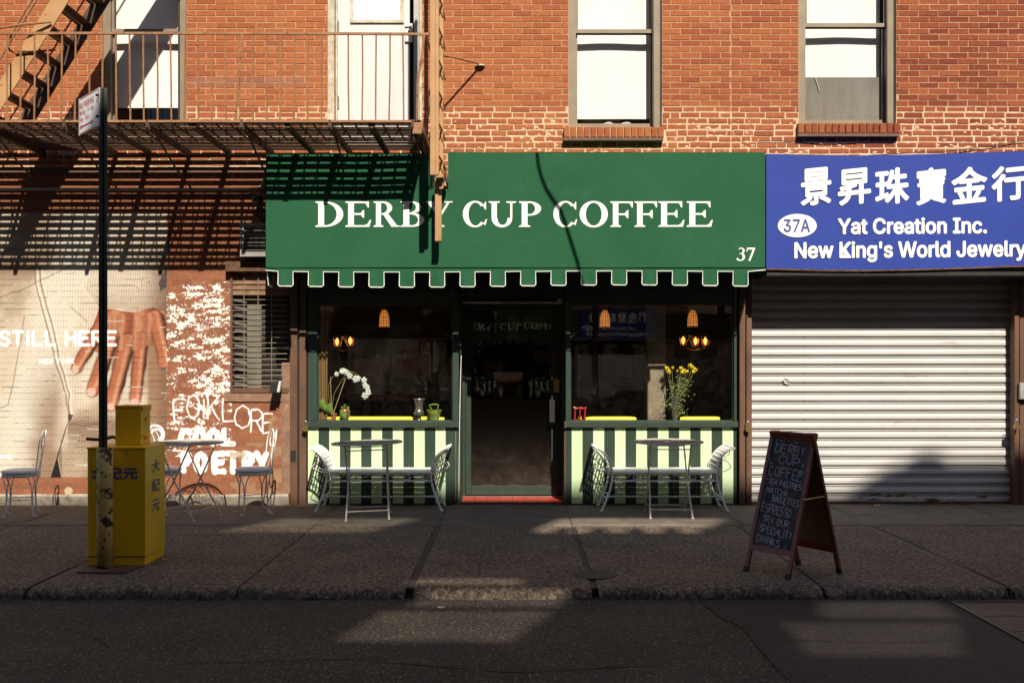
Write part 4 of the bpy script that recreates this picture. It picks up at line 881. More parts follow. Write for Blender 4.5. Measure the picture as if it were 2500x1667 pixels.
text('37A', M['blue_print'], bs, 1914, 1977, 536, 566, yt-.003, bold=.0035)
text('Yat Creation Inc.', M['white_print'], bs, 2047, 2408, 534, 571, yt, bold=.0075, tilt=.006)
text("New King's World Jewelry", M['white_print'], bs, 1941, 2504, 592, 640, yt, bold=.0075, tilt=.008)

# ------------------------------------------------------------------ the building across the street (it keeps the pavement in the shade)
ob = thing('opposite_building', None, None, kind='structure', loc=(4, -15, 0))
OY = -15.
def zx(yg): return (abs(OY)-abs(yg))*1.04
# slits added to this unseen wall to throw sun patches on the ground: (ground y near, far), ground x range at each, share of light let through
LV = []
def beam(y0, y1, xr0, xr1, zg, T, rows, pitch=.05):
    z0, z1 = (abs(OY)-abs(y0))*1.04+zg, (abs(OY)-abs(y1))*1.04+zg
    lo, hi = min(z0, z1), max(z0, z1); n = int((hi-lo)/pitch)
    for k in range(n):
        z = lo+(k+.5)*(hi-lo)/n; f = (z-z1)/(z0-z1); y = abs(y0)*f+abs(y1)*(1-f); sh_ = .26*(abs(OY)-y)
        LV.append((xr0[0]*f+xr1[0]*(1-f)+sh_, xr0[1]*f+xr1[1]*(1-f)+sh_, z-(hi-lo)/n*T/2, z+(hi-lo)/n*T/2))
beam(-.99, -1.80, (-2.35, -.95), (-2.75, -1.35), 0, .36, 1)
beam(-.99, -1.56, (.50, 2.12), (.25, 1.85), 0, .92, 1)
for k in range(5): beam(-1.56, -1.84, (.25+k*.336, .41+k*.336), (.18+k*.336, .34+k*.336), 0, .92, 1)
beam(-4.05, -4.32, (-.62, .38), (-.72, .28), ROAD, .62, 1)
beam(-4.45, -5.15, (-.85, .25), (-1.05, -.02), ROAD, .56, 1)
beam(-4.20, -4.62, (2.10, 2.90), (1.98, 2.85), ROAD, .42, 1)
beam(-4.74, -5.45, (1.70, 2.80), (1.65, 2.5), ROAD, .36, 1)
beam(-3.80, -3.98, (-.75, .05), (-.75, .05), 0, .5, 1)
M['opp'] = pbr('opposite_brick', (.16, .085, .055), (.12, .065, .045), 3, .9, 0, .3, 30)
def occl():
    m = MB(); zs = [0.]
    LVs = sorted(LV, key=lambda t: t[2]); zl = 9.4
    m.box(-26, 30, OY-.3, OY, -.1, zl)
    cur = zl
    # group rows at equal heights
    rows = {}
    for l in LVs: rows.setdefault((round(l[2], 4), round(l[3], 4)), []).append(l)
    keys = sorted(rows)
    cuts = sorted({zl, 15.2, *[k[0] for k in keys], *[k[1] for k in keys]})
    for a, b in zip(cuts, cuts[1:]):
        mid = (a+b)/2; op = sorted([(l[0], l[1]) for l in LV if l[2] < mid < l[3]]); x = -26
        for s0, s1 in op:
            if s0 > x: m.quad((x, OY, a), (s0, OY, a), (s0, OY, b), (x, OY, b))
            x = max(x, s1)
        m.quad((x, OY, a), (30, OY, a), (30, OY, b), (x, OY, b))
    return m
occl().build('sun_slit_wall', M['opp'], ob)
RL = [(-26, -.03), (1.55, -.03), (1.9, .17), (6.7, .19), (7.6, .21), (8.1, .50), (8.3, .55), (8.45, .66), (8.65, .66), (8.8, .57), (30, .55)]
for (a, ea), (b, eb) in zip(RL, RL[1:]): part('parapet', M['opp'], ob, lambda m: m.quad((a, OY, 15.2), (b, OY, 15.2), (b, OY, eb+15.6), (a, OY, ea+15.6)))
t = NT('opposite_plate_glass'); gl_ = t.n('BsdfGlossy', i={'Color': (.42, .42, .41, 1), 'Roughness': .0}); b_ = t.n('Bump', i={'Height': t.noise(.8, 2), 'Strength': .01, 'Distance': .01})
t.t.links.new(b_.outputs[0], gl_.inputs['Normal']); df_ = t.n('BsdfDiffuse', i={'Color': (.03, .028, .025, 1)}); t.t.links.new(t.n('MixShader', i={0: .25, 1: gl_.outputs[0], 2: df_.outputs[0]}).outputs[0], t.out.inputs[0]); M['opp_win'] = t.m
for k in range(12):
    for z in (4.6, 7.4):
        part('window', M['opp_win'], ob, lambda m: m.box(-12+k*2.3, -11+k*2.3, OY, OY+.03, z, z+1.9))
for k in range(7): part('shop_pane', M['opp_win'], ob, lambda m: m.box(-11+k*3.3, -7.85+k*3.3, OY, OY+.05, .6, 3.5))
for k in range(8): part('pier', M['opp'], ob, lambda m: m.box(-11.15+k*3.3, -11+k*3.3, OY, OY+.12, 0, 3.6))
part('pavement', M['concrete'], ob, lambda m: m.box(-40, 40, OY, -11.6, -.1, 0.02))
# ------------------------------------------------------------------ fire escape
PY = -1.27; PZ = Z(297, PY); PX0, PX1 = -7.4, X(1022, PY)
fe = thing('fire_escape', 'rusty orange-brown iron fire escape balcony with stair, over the mural', 'fire escape', (-3.5, 0, PZ))
ns = 17
def sag(x): return -.012*math.sin((x+1)*1.1)
for k in range(ns):
    y = -.05-k*.0745
    part('platform_slat', M['iron_shaded'], fe, lambda m: m.obox((PX0, y-.025, PZ-.018), (PX1-PX0, 0, rng.uniform(-.006, .006)), (0, .050, 0), (0, 0, .007)))
cr = MB()
x = PX1-.08
while x > PX0:
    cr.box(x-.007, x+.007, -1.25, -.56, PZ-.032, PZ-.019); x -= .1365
cr.build('grating_rods', M['iron_shaded'], fe, kind='stuff')
part('edge_bar', M['iron'], fe, lambda m: (m.box(PX0, PX1+.02, PY-.01, PY+.012, PZ-.01, PZ+.012),))
part('end_bar', M['iron'], fe, lambda m: (m.box(PX1, PX1+.03, PY, 0, PZ-.06, PZ),))
for u in (-40, 157, 360, 590, 805, 1008):
    x = X(u, PY)
    b_ = part('beam', M['iron_shaded'], fe, lambda m: (m.box(x-.02, x+.02, PY, .0, PZ-.075, PZ-.020), m.box(x-.012, x+.012, PY-.014, PY, PZ-.06, PZ+.015)))
    part('strut', M['iron_shaded'], b_, lambda m: m.tube([(x+.01, PY+.22, PZ-.09), (x+.02, -.55, PZ-.30), (x+.03, -.04, Z(462))], .011, 6))
    part('lattice_web', M['iron_shaded'], b_, lambda m: [m.obox((x+.03, -.1-k*.06, PZ-.10), (.004, 0, 0), (0, .012, 0), (0, -.03, -.022)) for k in range(18)])
for u in (250, 470, 700, 905):
    x = X(u, PY); part('cross_beam', M['iron_shaded'], fe, lambda m: m.box(x-.028, x+.028, PY+.02, -.02, PZ-.055, PZ-.020))
RZ = Z(82, PY)
part('top_rail', M['iron'], fe, lambda m: m.tube([(PX0, PY, RZ), (X(620, PY), PY, RZ+.0), (X(1040, PY), PY, RZ-.008), (X(1058, PY), PY, RZ-.008)], .016, 4))
part('end_rail', M['iron'], fe, lambda m: (m.tube([(X(1040, PY), PY, RZ-.01), (X(1040, PY), 0, RZ-.01)], .012, 4), m.tube([(X(1040, PY), PY+.6, RZ-.01), (X(1030, PY), PY+.6, PZ)], .010, 4)))
u = 17.
while u < 1000:
    r_ = rng.uniform(-.006, .006)
    part('baluster', M['iron'], fe, lambda m: m.tube([(X(u, PY)+r_, PY, RZ-.01), (X(u, PY)+rng.uniform(-.004, .004), PY+.004, (RZ+PZ)/2), (X(u, PY)-r_, PY, PZ)], .0088, 5)); u += 33.35
for k in range(1, 12): part('baluster', M['iron'], fe, lambda m: m.tube([(X(17-33.35*k, PY), PY, RZ), (X(17-33.35*k, PY), PY, PZ)], .0088, 5))
part('brace_rod', M['iron'], fe, lambda m: m.tube([at(591, 83, PY-.02), at(583, 190, PY-.03), at(575, 299, PY)], .012, 6))
part('brace_rod', M['iron'], fe, lambda m: m.tube([at(1036, 85, PY-.03), at(1026, 165, PY-.05), at(1019, 200, PY-.05), at(1018, 298, PY)], .012, 6))
part('rail_brace', M['iron'], fe, lambda m: (m.obox((PX1-.02, PY, PZ+.02), (.012, 0, 0), (0, .02, 0), (0, 1.2, -.10)), m.obox((PX1-.06, PY-.01, PZ-.12), (.09, 0, 0), (0, .02, 0), (.02, 0, .13))))
# stair up to the next floor
ya, yb = -1.12, -.48
def stair_x(z): return X(148, ya)+(z-Z(0, ya))/1.6       # centre line of the stringers
z0, z1 = PZ+.02, 7.6
for y in (ya, yb):
    xs0, xs1 = stair_x(z0), stair_x(z1)
    part('stringer', M['iron_light'] if y == ya else M['iron_shaded'], fe, lambda m: m.obox((xs0-.095, y-.006, z0), (xs1-xs0, 0, z1-z0), (.185, 0, 0), (0, .014, 0)), label='rusty stair side plate')
    part('handrail', M['iron'], fe, lambda m: m.tube([(xs0-.25, y, z0+.45), (xs0-.30, y, z0+.62), (xs0-.16, y, z0+.85), (xs1-.2, y, z1+.8)], .011, 6))
k = 0; z = PZ+.10
while z < z1-.1:
    xc = stair_x(z)
    part('tread', M['iron_shaded'], fe, lambda m: [m.obox((xc-.085+i*.058, ya+.01, z-.004), (.036, 0, 0), (0, yb-ya-.02, 0), (0, 0, .018)) for i in range(3)], label='slatted stair tread'); z += .222
# hooks and small rods near the stair
part('handrail_hook', M['iron'], fe, lambda m: m.tube([at(82, -5, ya-.02), at(60, 30, ya-.02), at(28, 85, ya-.02), at(20, 112, ya-.02), at(24, 124, ya-.02), at(38, 131, ya-.02), at(135, 122, ya-.02)], .011, 6))
part('tie_rod', M['iron'], fe, lambda m: m.tube([at(-30, 74, PY+.05), at(60, 60, PY+.05), at(125, 54, ya-.03)], .012, 6))
# drop ladder, hung on the end of the balcony
la = thing('drop_ladder', 'orange-tan drop ladder hanging down through the notch of the green awning', 'ladder', (X(1065, -1.2), -1.2, Z(585, -.85)))
def lad(ua, ub, y, v0, v1, nm, dy=.02): part(nm, M['iron_light'], la, lambda m: m.bbox(X(ua, y), X(ub, y), y, y+dy, Z(v1, y), Z(v0, y), .002))
def upz(v): return -180
lad(1050, 1063, -1.32, -400, 427, 'guide_rail', .05); lad(1063.5, 1071, -1.29, -400, 427, 'guide_rail', .04)
lad(1072.5, 1082, -.92, -400, 461, 'stringer', .03)
lad(1062, 1078, -.86, 428, 582, 'stringer', .05)
for k in range(9):
    v = 2+k*76
    if v > 430: break
    part('rung', M['iron_light'], la, lambda m: m.tube([(X(1073, -.92), -1.25, Z(v+8, -.92)), (X(1079, -.92), -.93, Z(v+12, -.92)), (X(1079, -.92), -.5, Z(v+12, -.92))], .011, 6))
    part('gusset', M['iron_light'], la, lambda m: m.obox(at(1073, v-4, -.93), (.035, -.01, -.08), (0, .02, 0), (0, 0, -.10)))
part('foot', M['iron_light'], la, lambda m: m.obox(at(1062, 576, -.87), (.065, 0, 0), (0, .05, -.01), (.0, 0, -.05)))
part('bracket', M['iron_light'], la, lambda m: (m.obox(at(1063, 426, -1.0), (.08, 0, 0), (0, .2, 0), (0, 0, -.03)), m.obox(at(1076, 432, -.8), (.03, 0, 0), (0, .1, 0), (.03, 0, -.09))))
part('pivot', M['rust'], la, lambda m: (m.tube([at(1084, 402, -.3), at(1086, 420, -.35), at(1083, 440, -.4), at(1088, 458, -.35)], .02, 6), m.box(X(1078, -.4), X(1092, -.4), -.4, -.25, Z(458, -.4), Z(448, -.4))))
hk = solo('ladder_stay', M['iron'], MB().tube([at(1170, 160, .0), at(1168, 156, -.05), at(1120, 143, -.32), at(1080, 136, -.52), at(1076, 134, -.92)], .012, 6), 'thin bent iron stay rod joining the ladder to the upper wall', 'iron rod', smooth=True)
solo('stay_anchor', M['old_white'], MB().lathe([(.001, -.006), (.06, -.004), (.045, .012), (.001, .02)], (X(1172), -.0, Z(162)), 10), 'crumbling mortar patch where the bent iron rod meets the wall', 'mortar patch')
# thin wires sagging over the wall at the upper right
solo('wall_cable', M['rubber'], MB().tube([at(2120, 380, -.04), at(2330, 368, -.03), at(2450, 352, -.02), at(2560, 333, -.02)], .0045, 5), 'thin black cable above the blue sign at the far right', 'cable')
solo('wall_cable', M['rubber'], MB().tube([at(1850, 345, -.012), at(1930, 345, -.012), at(2010, 350, -.014), at(2092, 349, -.012)], .004, 5), 'thin black cable on the bricks below the right window sill', 'cable')

# ------------------------------------------------------------------ street sign pole
py = -3.45
sp = thing('street_sign_pole', 'dark metal signpost standing in a peeling yellow pipe sleeve beside the yellow box', 'sign pole', (X(256, py), py, 0))
xa, xb = X(243.5, py), X(264, py); zt, zm = Z(217, py), Z(1096, py)
part('post', M['post'], sp, lambda m: (m.box(xa, xa+.028, py-.02, py-.012, zm-.05, zt), m.box(xb-.022, xb, py-.02, py-.012, zm-.05, zt), m.box(xa+.02, xa+.028, py-.012, py+.02, zm-.05, zt), m.box(xb-.022, xb-.014, py-.012, py+.02, zm-.05, zt), m.box(xa+.028, xb-.022, py+.012, py+.02, zm-.05, zt)))
part('bolt_row', M['rubber'], sp, lambda m: [m.box(xa+.016, xa+.022, py-.022, py-.02, z, z+.006) for z in np.arange(1.3, 3.6, .026)], kind='stuff')
cx_ = X(256, py)
part('sleeve', M['yellow_pipe'], sp, lambda m: m.lathe([(.060, .0), (.059, .3), (.0585, .6), (.060, zm)], (cx_, py, .012), 22), smooth=True)
part('base_plate', M['rust'], sp, lambda m: m.obox((X(187, -3.62), -3.62, .0), (.355, -.01, 0), (.06, .26, 0), (0, 0, .012)))
ps = thing('parking_sign', 'small white NO PARKING sign with red print, turned edgewise on the pole', 'street sign', (X(246, py), py-.03, Z(308, py)))
A_ = Vector((X(246.5, py), py-.028, Z(308, py))); B_ = Vector((X(192, -3.13), -3.13, Z(339, -3.13))); hgt = Z(216, py)-Z(308, py)
ex = (A_-B_); ex.z = 0; ez = Vector((0, 0, hgt)); B_.z = A_.z; nrm = ex.cross(ez).normalized()
if nrm.y > 0: nrm = -nrm
part('plate', M['sign_white'], ps, lambda m: m.obox(B_, ex, ez, -nrm*.004))
def onsign(u, v, d=.0015): return B_+ex*u+ez*v+nrm*d
def sq(m, u0, u1, v0, v1): m.quad(onsign(u0, v0), onsign(u1, v0), onsign(u1, v1), onsign(u0, v1))
part('border', M['sign_red'], ps, lambda m: (sq(m, .05, .95, .965, .985), sq(m, .05, .95, .015, .035), sq(m, .02, .035, .05, .95), sq(m, .965, .98, .05, .95)))
def stroke_mesh(m, pls, fn, wd):
    for pl in pls:
        for (a, b) in zip(pl, pl[1:]):
            d = Vector((b[0]-a[0], b[1]-a[1])); 
            if d.length < 1e-6: continue
            d.normalize(); n_ = Vector((-d.y, d.x)) ; wx, wy = wd
            m.quad(fn(a[0]-n_.x*wx, a[1]-n_.y*wy), fn(b[0]-n_.x*wx+d.x*wx*.6, b[1]-n_.y*wy+d.y*wy*.6), fn(b[0]+n_.x*wx+d.x*wx*.6, b[1]+n_.y*wy+d.y*wy*.6), fn(a[0]+n_.x*wx, a[1]+n_.y*wy))
cnt = [0]
def onf(u, v): cnt[0] += 1; return onsign(u, v, .0015+.00002*(cnt[0]//4 % 9))
def stext(txt, u0, u1, v0, v1, wd=.022):
    m = MB(); stroke_mesh(m, [[(p[0], -p[1]) for p in pl] for pl in strokes(txt, u0, u1, -v1, -v0, 1.5)], onf, (wd, wd*.7)); m.build('lettering', M['sign_red'], ps)
stext('NO PARKING', .06, .74, .70, .85, .008)
STK.update({'d': [[(3,0),(3,6)],[(3,3),(1.6,2.2),(.2,3.2),(.2,5),(1.6,5.9),(3,5)]], 'F_': [], 'r': [[(0,2.4),(0,6)],[(0,3.6),(1.2,2.4),(2.2,2.5)]], 'i': [[(.5,2.4),(.5,6)],[(.5,.8),(.5,1.1)]], '-': [[(.5,3.6),(3,3.6)]],
 '8': [[(2,0),(.5,.8),(.5,2.2),(2,3),(3.6,4),(3.6,5.3),(2,6),(.4,5.3),(.4,4),(2,3),(3.5,2.2),(3.5,.8),(2,0)]], '6': [[(3.4,.6),(2,0),(.6,1.2),(.2,3.5),(.6,5.4),(2,6),(3.5,5.3),(3.6,3.9),(2.2,3),(.5,3.8)]]})
stext('Monday - Friday', .06, .74, .52, .66, .005); stext('8am - 6pm', .06, .50, .34, .48, .005)
part('arrow', M['sign_red'], ps, lambda m: (sq(m, .14, .64, .175, .215), m.quad(onsign(.05, .195), onsign(.16, .13), onsign(.16, .26)), m.quad(onsign(.72, .195), onsign(.62, .26), onsign(.62, .13))))
for v in (.24, .80): part('bolt', M['rubber'], ps, lambda m: m.tube([onsign(.96, v, 0), onsign(.96, v, .02)], .01, 8))

# ------------------------------------------------------------------ yellow newspaper boxes
def newsbox(x0, x1, y0, y1, z0, z1, t, low):
    b = .008
    part('body', M['yellow_box'], t, lambda m: (m.bbox(x0, x1, y0, y1, z0+(.07 if low else 0), z1-.006, b*.6), m.box(x0-.004, x1+.004, y0-.006, y1+.004, z1-.006, z1+.006)))
bx = thing('newspaper_box', 'large yellow newspaper box lettered in blue Chinese, behind the signpost', 'newspaper box', (-3.08, -3.1, 0))
b0, b1, by0, by1, bzt = X(213.5, -3.33), X(355, -3.33), -3.33, -2.90, Z(1094, -3.33)
newsbox(b0, b1, by0, by1, 0, bzt, bx, True)
part('plinth', M['yellow_box'], bx, lambda m: m.bbox(b0+.006, b1-.006, by0+.008, by1-.006, 0, .066, .003))
part('seam', M['rubber'], bx, lambda m: (m.box(b0+.004, b1-.004, by0+.006, by1-.004, .066, .070), ))
part('latch', M['steel'], bx, lambda m: m.lathe([(.001, 0), (.012, .0), (.012, .01), (.001, .014)], (X(308, by0), by0-.008, Z(1105, by0)), 12))
text('大紀元', M['blue_print'], bx, 225, 335, 1141, 1168, by0-.003, False, .0035)
def side_text(ch, v0, v1, y0_, y1_):
    text(ch, M['blue_print'], bx, 0, 100, 0, 100, 0, False, .0035, single=True, fn=lambda x, z, n: (b1+.003+.0001*n, y0_+(y1_-y0_)*(x-X(0))/(X(100)-X(0)), v0+(v1-v0)*(z-Z(100))/(Z(0)-Z(100))))
for ch, v0, v1 in (('大', 1122, 1150), ('紀', 1168, 1198), ('元', 1218, 1246)): side_text(ch, Z(v1, -3.1), Z(v0, -3.1), -3.20, -3.02)
bu = thing('coin_box', 'small yellow metal box standing on top of the large newspaper box', 'newspaper box', (-3.1, -3.0, bzt+.006))
u0, u1 = X(281, -3.12), X(344, -3.12)
newsbox(u0, u1, -3.12, -2.92, bzt+.006, Z(992, -3.12), bu, False)
part('hood', M['yellow_box'], bu, lambda m: m.obox((u1, -3.11, Z(1008, -3.1)), (.0, .18, 0), (.014, 0, .03), (0, 0, .03)))
part('coin_knob', M['yellow_box'], bu, lambda m: (m.tube([(u1, -3.04, Z(1066, -3.04)), (u1+.018, -3.04, Z(1066, -3.04))], .020, 14), m.tube([(u1+.018, -3.04, Z(1066, -3.04)), (u1+.03, -3.04, Z(1066, -3.04))], .012, 12)))
part('coin_slot', M['rubber'], bu, lambda m: m.box(u1+.0005, u1+.003, -3.03, -3.015, Z(1030, -3.04), Z(1018, -3.04)))
part('chain', M['rubber'], bu, lambda m: m.tube([(u0-.0, -3.05, Z(1072, -3.05)), (u0-.03, -3.1, Z(1065, -3.05)), (u0-.07, -3.2, Z(1070, -3.05)), (u0-.12, -3.36, Z(1064, -3.05))], .013, 6))

# ------------------------------------------------------------------ chalkboard
cb = thing('chalkboard', 'folding red-brown wooden pavement chalkboard with a chalked coffee menu', 'chalkboard', (2.08, -3.57, 0))
FL, FR, RL, RR = Vector((1.723, -3.55, 0)), Vector((1.976, -3.864, 0)), Vector((2.21, -3.28, 0)), Vector((2.443, -3.627, 0))
TZ = 1.05; TL = (FL+RL)/2+Vector((0, 0, TZ)); TR = (FR+RR)/2+Vector((0, 0, TZ))
for (a, b, nm) in ((FL, FR, 'front_panel'), (RL, RR, 'rear_panel')):
    ta, tb = TL.copy(), TR.copy(); wdt = (b-a).normalized(); upv = (ta-a).normalized(); nn = wdt.cross(upv).normalized()
    if (nm == 'front_panel') != (nn.x < 0): nn = -nn
    Lh = (ta-a).length; W = (b-a).length; th = .022; fw = .032
    fr = part('frame' if nm == 'front_panel' else 'rear_frame', M['red_wood'], cb, lambda m: (m.obox(a, wdt*fw, upv*Lh, -nn*th), m.obox(a+wdt*(W-fw), wdt*fw, upv*Lh, -nn*th), m.obox(a+wdt*fw+upv*(Lh-.045), wdt*(W-2*fw), upv*.045, -nn*th), m.obox(a+wdt*fw+upv*.17, wdt*(W-2*fw), upv*.045, -nn*th)))
    part('rubber_foot', M['rubber'], fr, lambda m: (m.obox(a-wdt*.002+nn*.002, wdt*(fw+.004), upv*.045, -nn*(th+.004)), m.obox(a+wdt*(W-fw-.002)+nn*.002, wdt*(fw+.004), upv*.045, -nn*(th+.004))))
    if nm == 'front_panel':
        t = NT('chalkboard_face'); c = t.mix(t.ramp(t.noise(5, 4, t.pos((1.6, 1.6, .45)), .6, 1.5), .46, .56), (.008, .010, .014), (.075, .035, .018))  # brown swirls painted in as reflections of the surroundings
        c = t.mix(t.math('MULTIPLY', t.ramp(t.noise(9, 3, t.pos((1.6, 1.6, .4)), .6, .8), .62, .68), .7), c, (.12, .11, .09)); t.set('Base Color', c); t.set('Roughness', .25); t.b.inputs['Specular IOR Level'].default_value = .2
        part('board', t.m, cb, lambda m: m.obox(a+wdt*fw+upv*.215-nn*.006, wdt*(W-2*fw), upv*(Lh-.26), -nn*.008), label='dark glossy writing board')
        o_ = a+wdt*fw+upv*.215; bw, bh = W-2*fw, Lh-.26; cc = [0]
        def onb(u, v): cc[0] += 1; return o_+wdt*(u*bw)+upv*((1-v)*bh)+nn*(-.0052+.00003*(cc[0]//4 % 12))
        mm = MB(); rr = random.Random(8)
        for txt, u0_, u1_, v0_, v1_ in (('DERBY', .12, .90, .055, .135), ('CUP', .26, .80, .16, .235), ('COFFEE', .06, .94, .265, .355), ('TEA. PASTRIES', .10, .96, .385, .435), ('MATCHA', .10, .66, .465, .515), ('BAGUETTES', .28, .98, .535, .59), ('ESPRESSO', .05, .84, .615, .69), ('TRY OUR', .12, .82, .725, .785), ('SPECIALITY', .10, .96, .81, .875), ('DRINKS.', .08, .72, .905, .965)):
            stroke_mesh(mm, strokes(txt, u0_, u1_, v0_, v1_, 1.3, .48, rr, .035), onb, (.0068, .0032))
        for (cu, cv) in ((.14, .03), (.24, .022), (.34, .03), (.62, .03), (.72, .022), (.82, .03), (.92, .05), (.05, .21), (.06, .26), (.93, .25), (.90, .30), (.05, .38), (.93, .42)):
            stroke_mesh(mm, [[(cu+.05*math.cos(t_), cv+.017*math.sin(t_)) for t_ in np.linspace(rr.uniform(0, 3), rr.uniform(3.5, 5.5), 7)]], onb, (.005, .0026))
        mm.build('chalk_writing', M['chalk'], cb)
    else: part('back_board', M['tan_board'], cb, lambda m: m.obox(a+wdt*fw+upv*.215-nn*.006, wdt*(W-2*fw), upv*(Lh-.26), -nn*.006))
part('hinge', M['brass'], cb, lambda m: [m.obox(TL*(1-f)+TR*f-Vector((.02, 0, .012)), (TR-TL).normalized()*.04, (.04, 0, 0), (0, 0, .016)) for f in (.06, .86)])
part('stay', M['brass'], cb, lambda m: m.tube([FR.lerp(TR, .545), (FR.lerp(TR, .545)+RR.lerp(TR, .545))/2+Vector((0, 0, .008)), RR.lerp(TR, .56)], .005, 5))

# ------------------------------------------------------------------ iron bench with curled ends (origin at its middle, back to the wall)
def bez(p, n=14):
    out = []
    for i in range(len(p)-1):
        p0, p1, p2, p3 = (Vector(p[max(0, min(len(p)-1, k))]) for k in (i-1, i, i+1, i+2))
        for k in range(n if i < len(p)-2 else n+1):
            t = k/n; out.append(.5*((2*p1)+(p2-p0)*t+(2*p0-5*p1+4*p2-p3)*t*t+(3*p1-p0-3*p2+p3)*t**3))
    return out
def spiral(c, r0, r1, a0, turns, ax, ay, n=16): 
    return [Vector(c)+Vector(ax)*((r0+(r1-r0)*t)*math.cos(a0+turns*6.283*t))+Vector(ay)*((r0+(r1-r0)*t)*math.sin(a0+turns*6.283*t)) for t in np.linspace(0, 1, n)]
YF, YR = -.21, .21
def end_curve(s, y): return bez([(s*.667, y, 0), (s*.640, y, .06), (s*.585, y, .20), (s*.556, y, .34), (s*.560, y, .45), (s*.60, y, .56), (s*.67, y, .635), (s*.735, y, .665)], 5)
def make_bench(label):
    b = thing('iron_bench', label, 'bench', (0, 0, 0), 'white iron benches in front of the cafe')
    for s in (-1, 1):
        part('rear_end_frame', M['white_iron'], b, lambda m: m.tube(end_curve(s, YR), .0115, 8), smooth=True)
        e = part('end_frame', M['white_iron'], b, lambda m: m.tube(end_curve(s, YF), .0115, 8), smooth=True)
        ec, er = end_curve(s, YF), end_curve(s, YR)
        part('curled_panel', M['white_iron'], e, lambda m: ([m.tube([ec[k], er[k]], .0085, 6, flat=.6) for k in range(19, 36, 2)],
            [m.tube([Vector((p.x, YF+(YR-YF)*f, p.z)) for p in ec[18:]], .0055, 5) for f in (.17, .33, .5, .67, .83)], m.tube([ec[-1]-Vector((0, .02, 0)), er[-1]+Vector((0, .02, 0))], .014, 8)))
        for y_ in (-.1, .1): part('scroll', M['white_iron'], e, lambda m: m.tube(bez([(s*.70, y_, .655), (s*.715, y_, .60), (s*.66, y_, .55), (s*.70, y_, .50), (s*.725, y_, .45), (s*.66, y_, .41), (s*.58, y_, .40)], 5)+spiral((s*.60, y_, .42), .03, .008, 3.3, -1.1*s, (1, 0, 0), (0, 0, 1)), .0042, 5))
        part('side_brace', M['white_iron'], e, lambda m: (m.tube([ec[7], (ec[7]+er[7])/2-Vector((s*.02, 0, 0)), er[7]], .009, 6), m.tube([(s*.60, YF, .14), (s*.585, 0, .16), (s*.60, YR, .14)], .008, 6)))
        for y in (YF, YR): part('foot', M['white_iron'], e, lambda m: m.lathe([(.017, 0), (.017, .008), (.010, .016)], (s*.668, y, 0), 10))
    for k in range(8):
        y = YF+.025+k*(YR-YF-.05)/7
        part('seat_slat', M['white_iron'], b, lambda m: m.box(-.565, .565, y-.019, y+.019, .408+.012*math.sin(k/7*math.pi)*0, .42))
    parts('seat_rail', M['white_iron'], b, (lambda m: m.tube([(-.56, YF-.005, .405), (.56, YF-.005, .405)], .013, 8), lambda m: m.tube([(-.56, YR, .405), (.56, YR, .405)], .012, 8)))
    part('lower_rail', M['white_iron'], b, lambda m: (m.tube([(-.56, YF-.004, .318), (.56, YF-.004, .318)], .0095, 6), m.tube([(-.56, YR, .345), (.56, YR, .345)], .0085, 6), m.box(-.565, -.553, YF-.006, YF+.006, .32, .40), m.box(.553, .565, YF-.006, YF+.006, .32, .40)))
    part('stretcher', M['white_iron'], b, lambda m: m.tube([(-.60, 0, .125), (0, 0, .122), (.60, 0, .125)], .0105, 8))
    W_ = M['white_iron']; ex_, ez_ = (1, 0, 0), (0, 0, 1)
    def sc_(pts, r_=.0035): part('scroll', W_, b, lambda m: m.tube(pts, r_, 4))
    for s in (-1, 1):
        for c in ((s*.50, .358), (s*.30, .352)): sc_(spiral((c[0], YF-.004, c[1]), .034, .030, 0, 1, ex_, ez_, 18))
        sc_(bez([(s*.53, YF-.004, .375), (s*.44, YF-.004, .33), (s*.36, YF-.004, .385), (s*.27, YF-.004, .40)], 6))
        sc_(bez([(s*.33, YF-.004, .345), (s*.22, YF-.004, .33), (s*.13, YF-.004, .375), (s*.05, YF-.004, .40)], 6))
        sc_(spiral((s*.034, YF-.004, .352), .032, .012, 1.5, 1.3*s, ex_, ez_, 20))
        sc_(spiral((s*.10, YF-.004, .385), .016, .008, 0, 1, ex_, ez_, 10), .003)
    for k in range(7): sc_(spiral((-.45+.15*k, YR, .375), .024, .010, k, 1.2, ex_, ez_, 14), .003)
    return b
bench = make_bench('white iron bench with curled ends behind the round table left of the door')
def children_all(o):
    for c in o.children: yield c; yield from children_all(c)
bench2 = copy_tree(bench); bench.location = (-1.434, -.272, 0); bench2.location = (1.597, -.272, 0)
bench2['label'] = 'white iron bench with curled ends behind the round table right of the door'
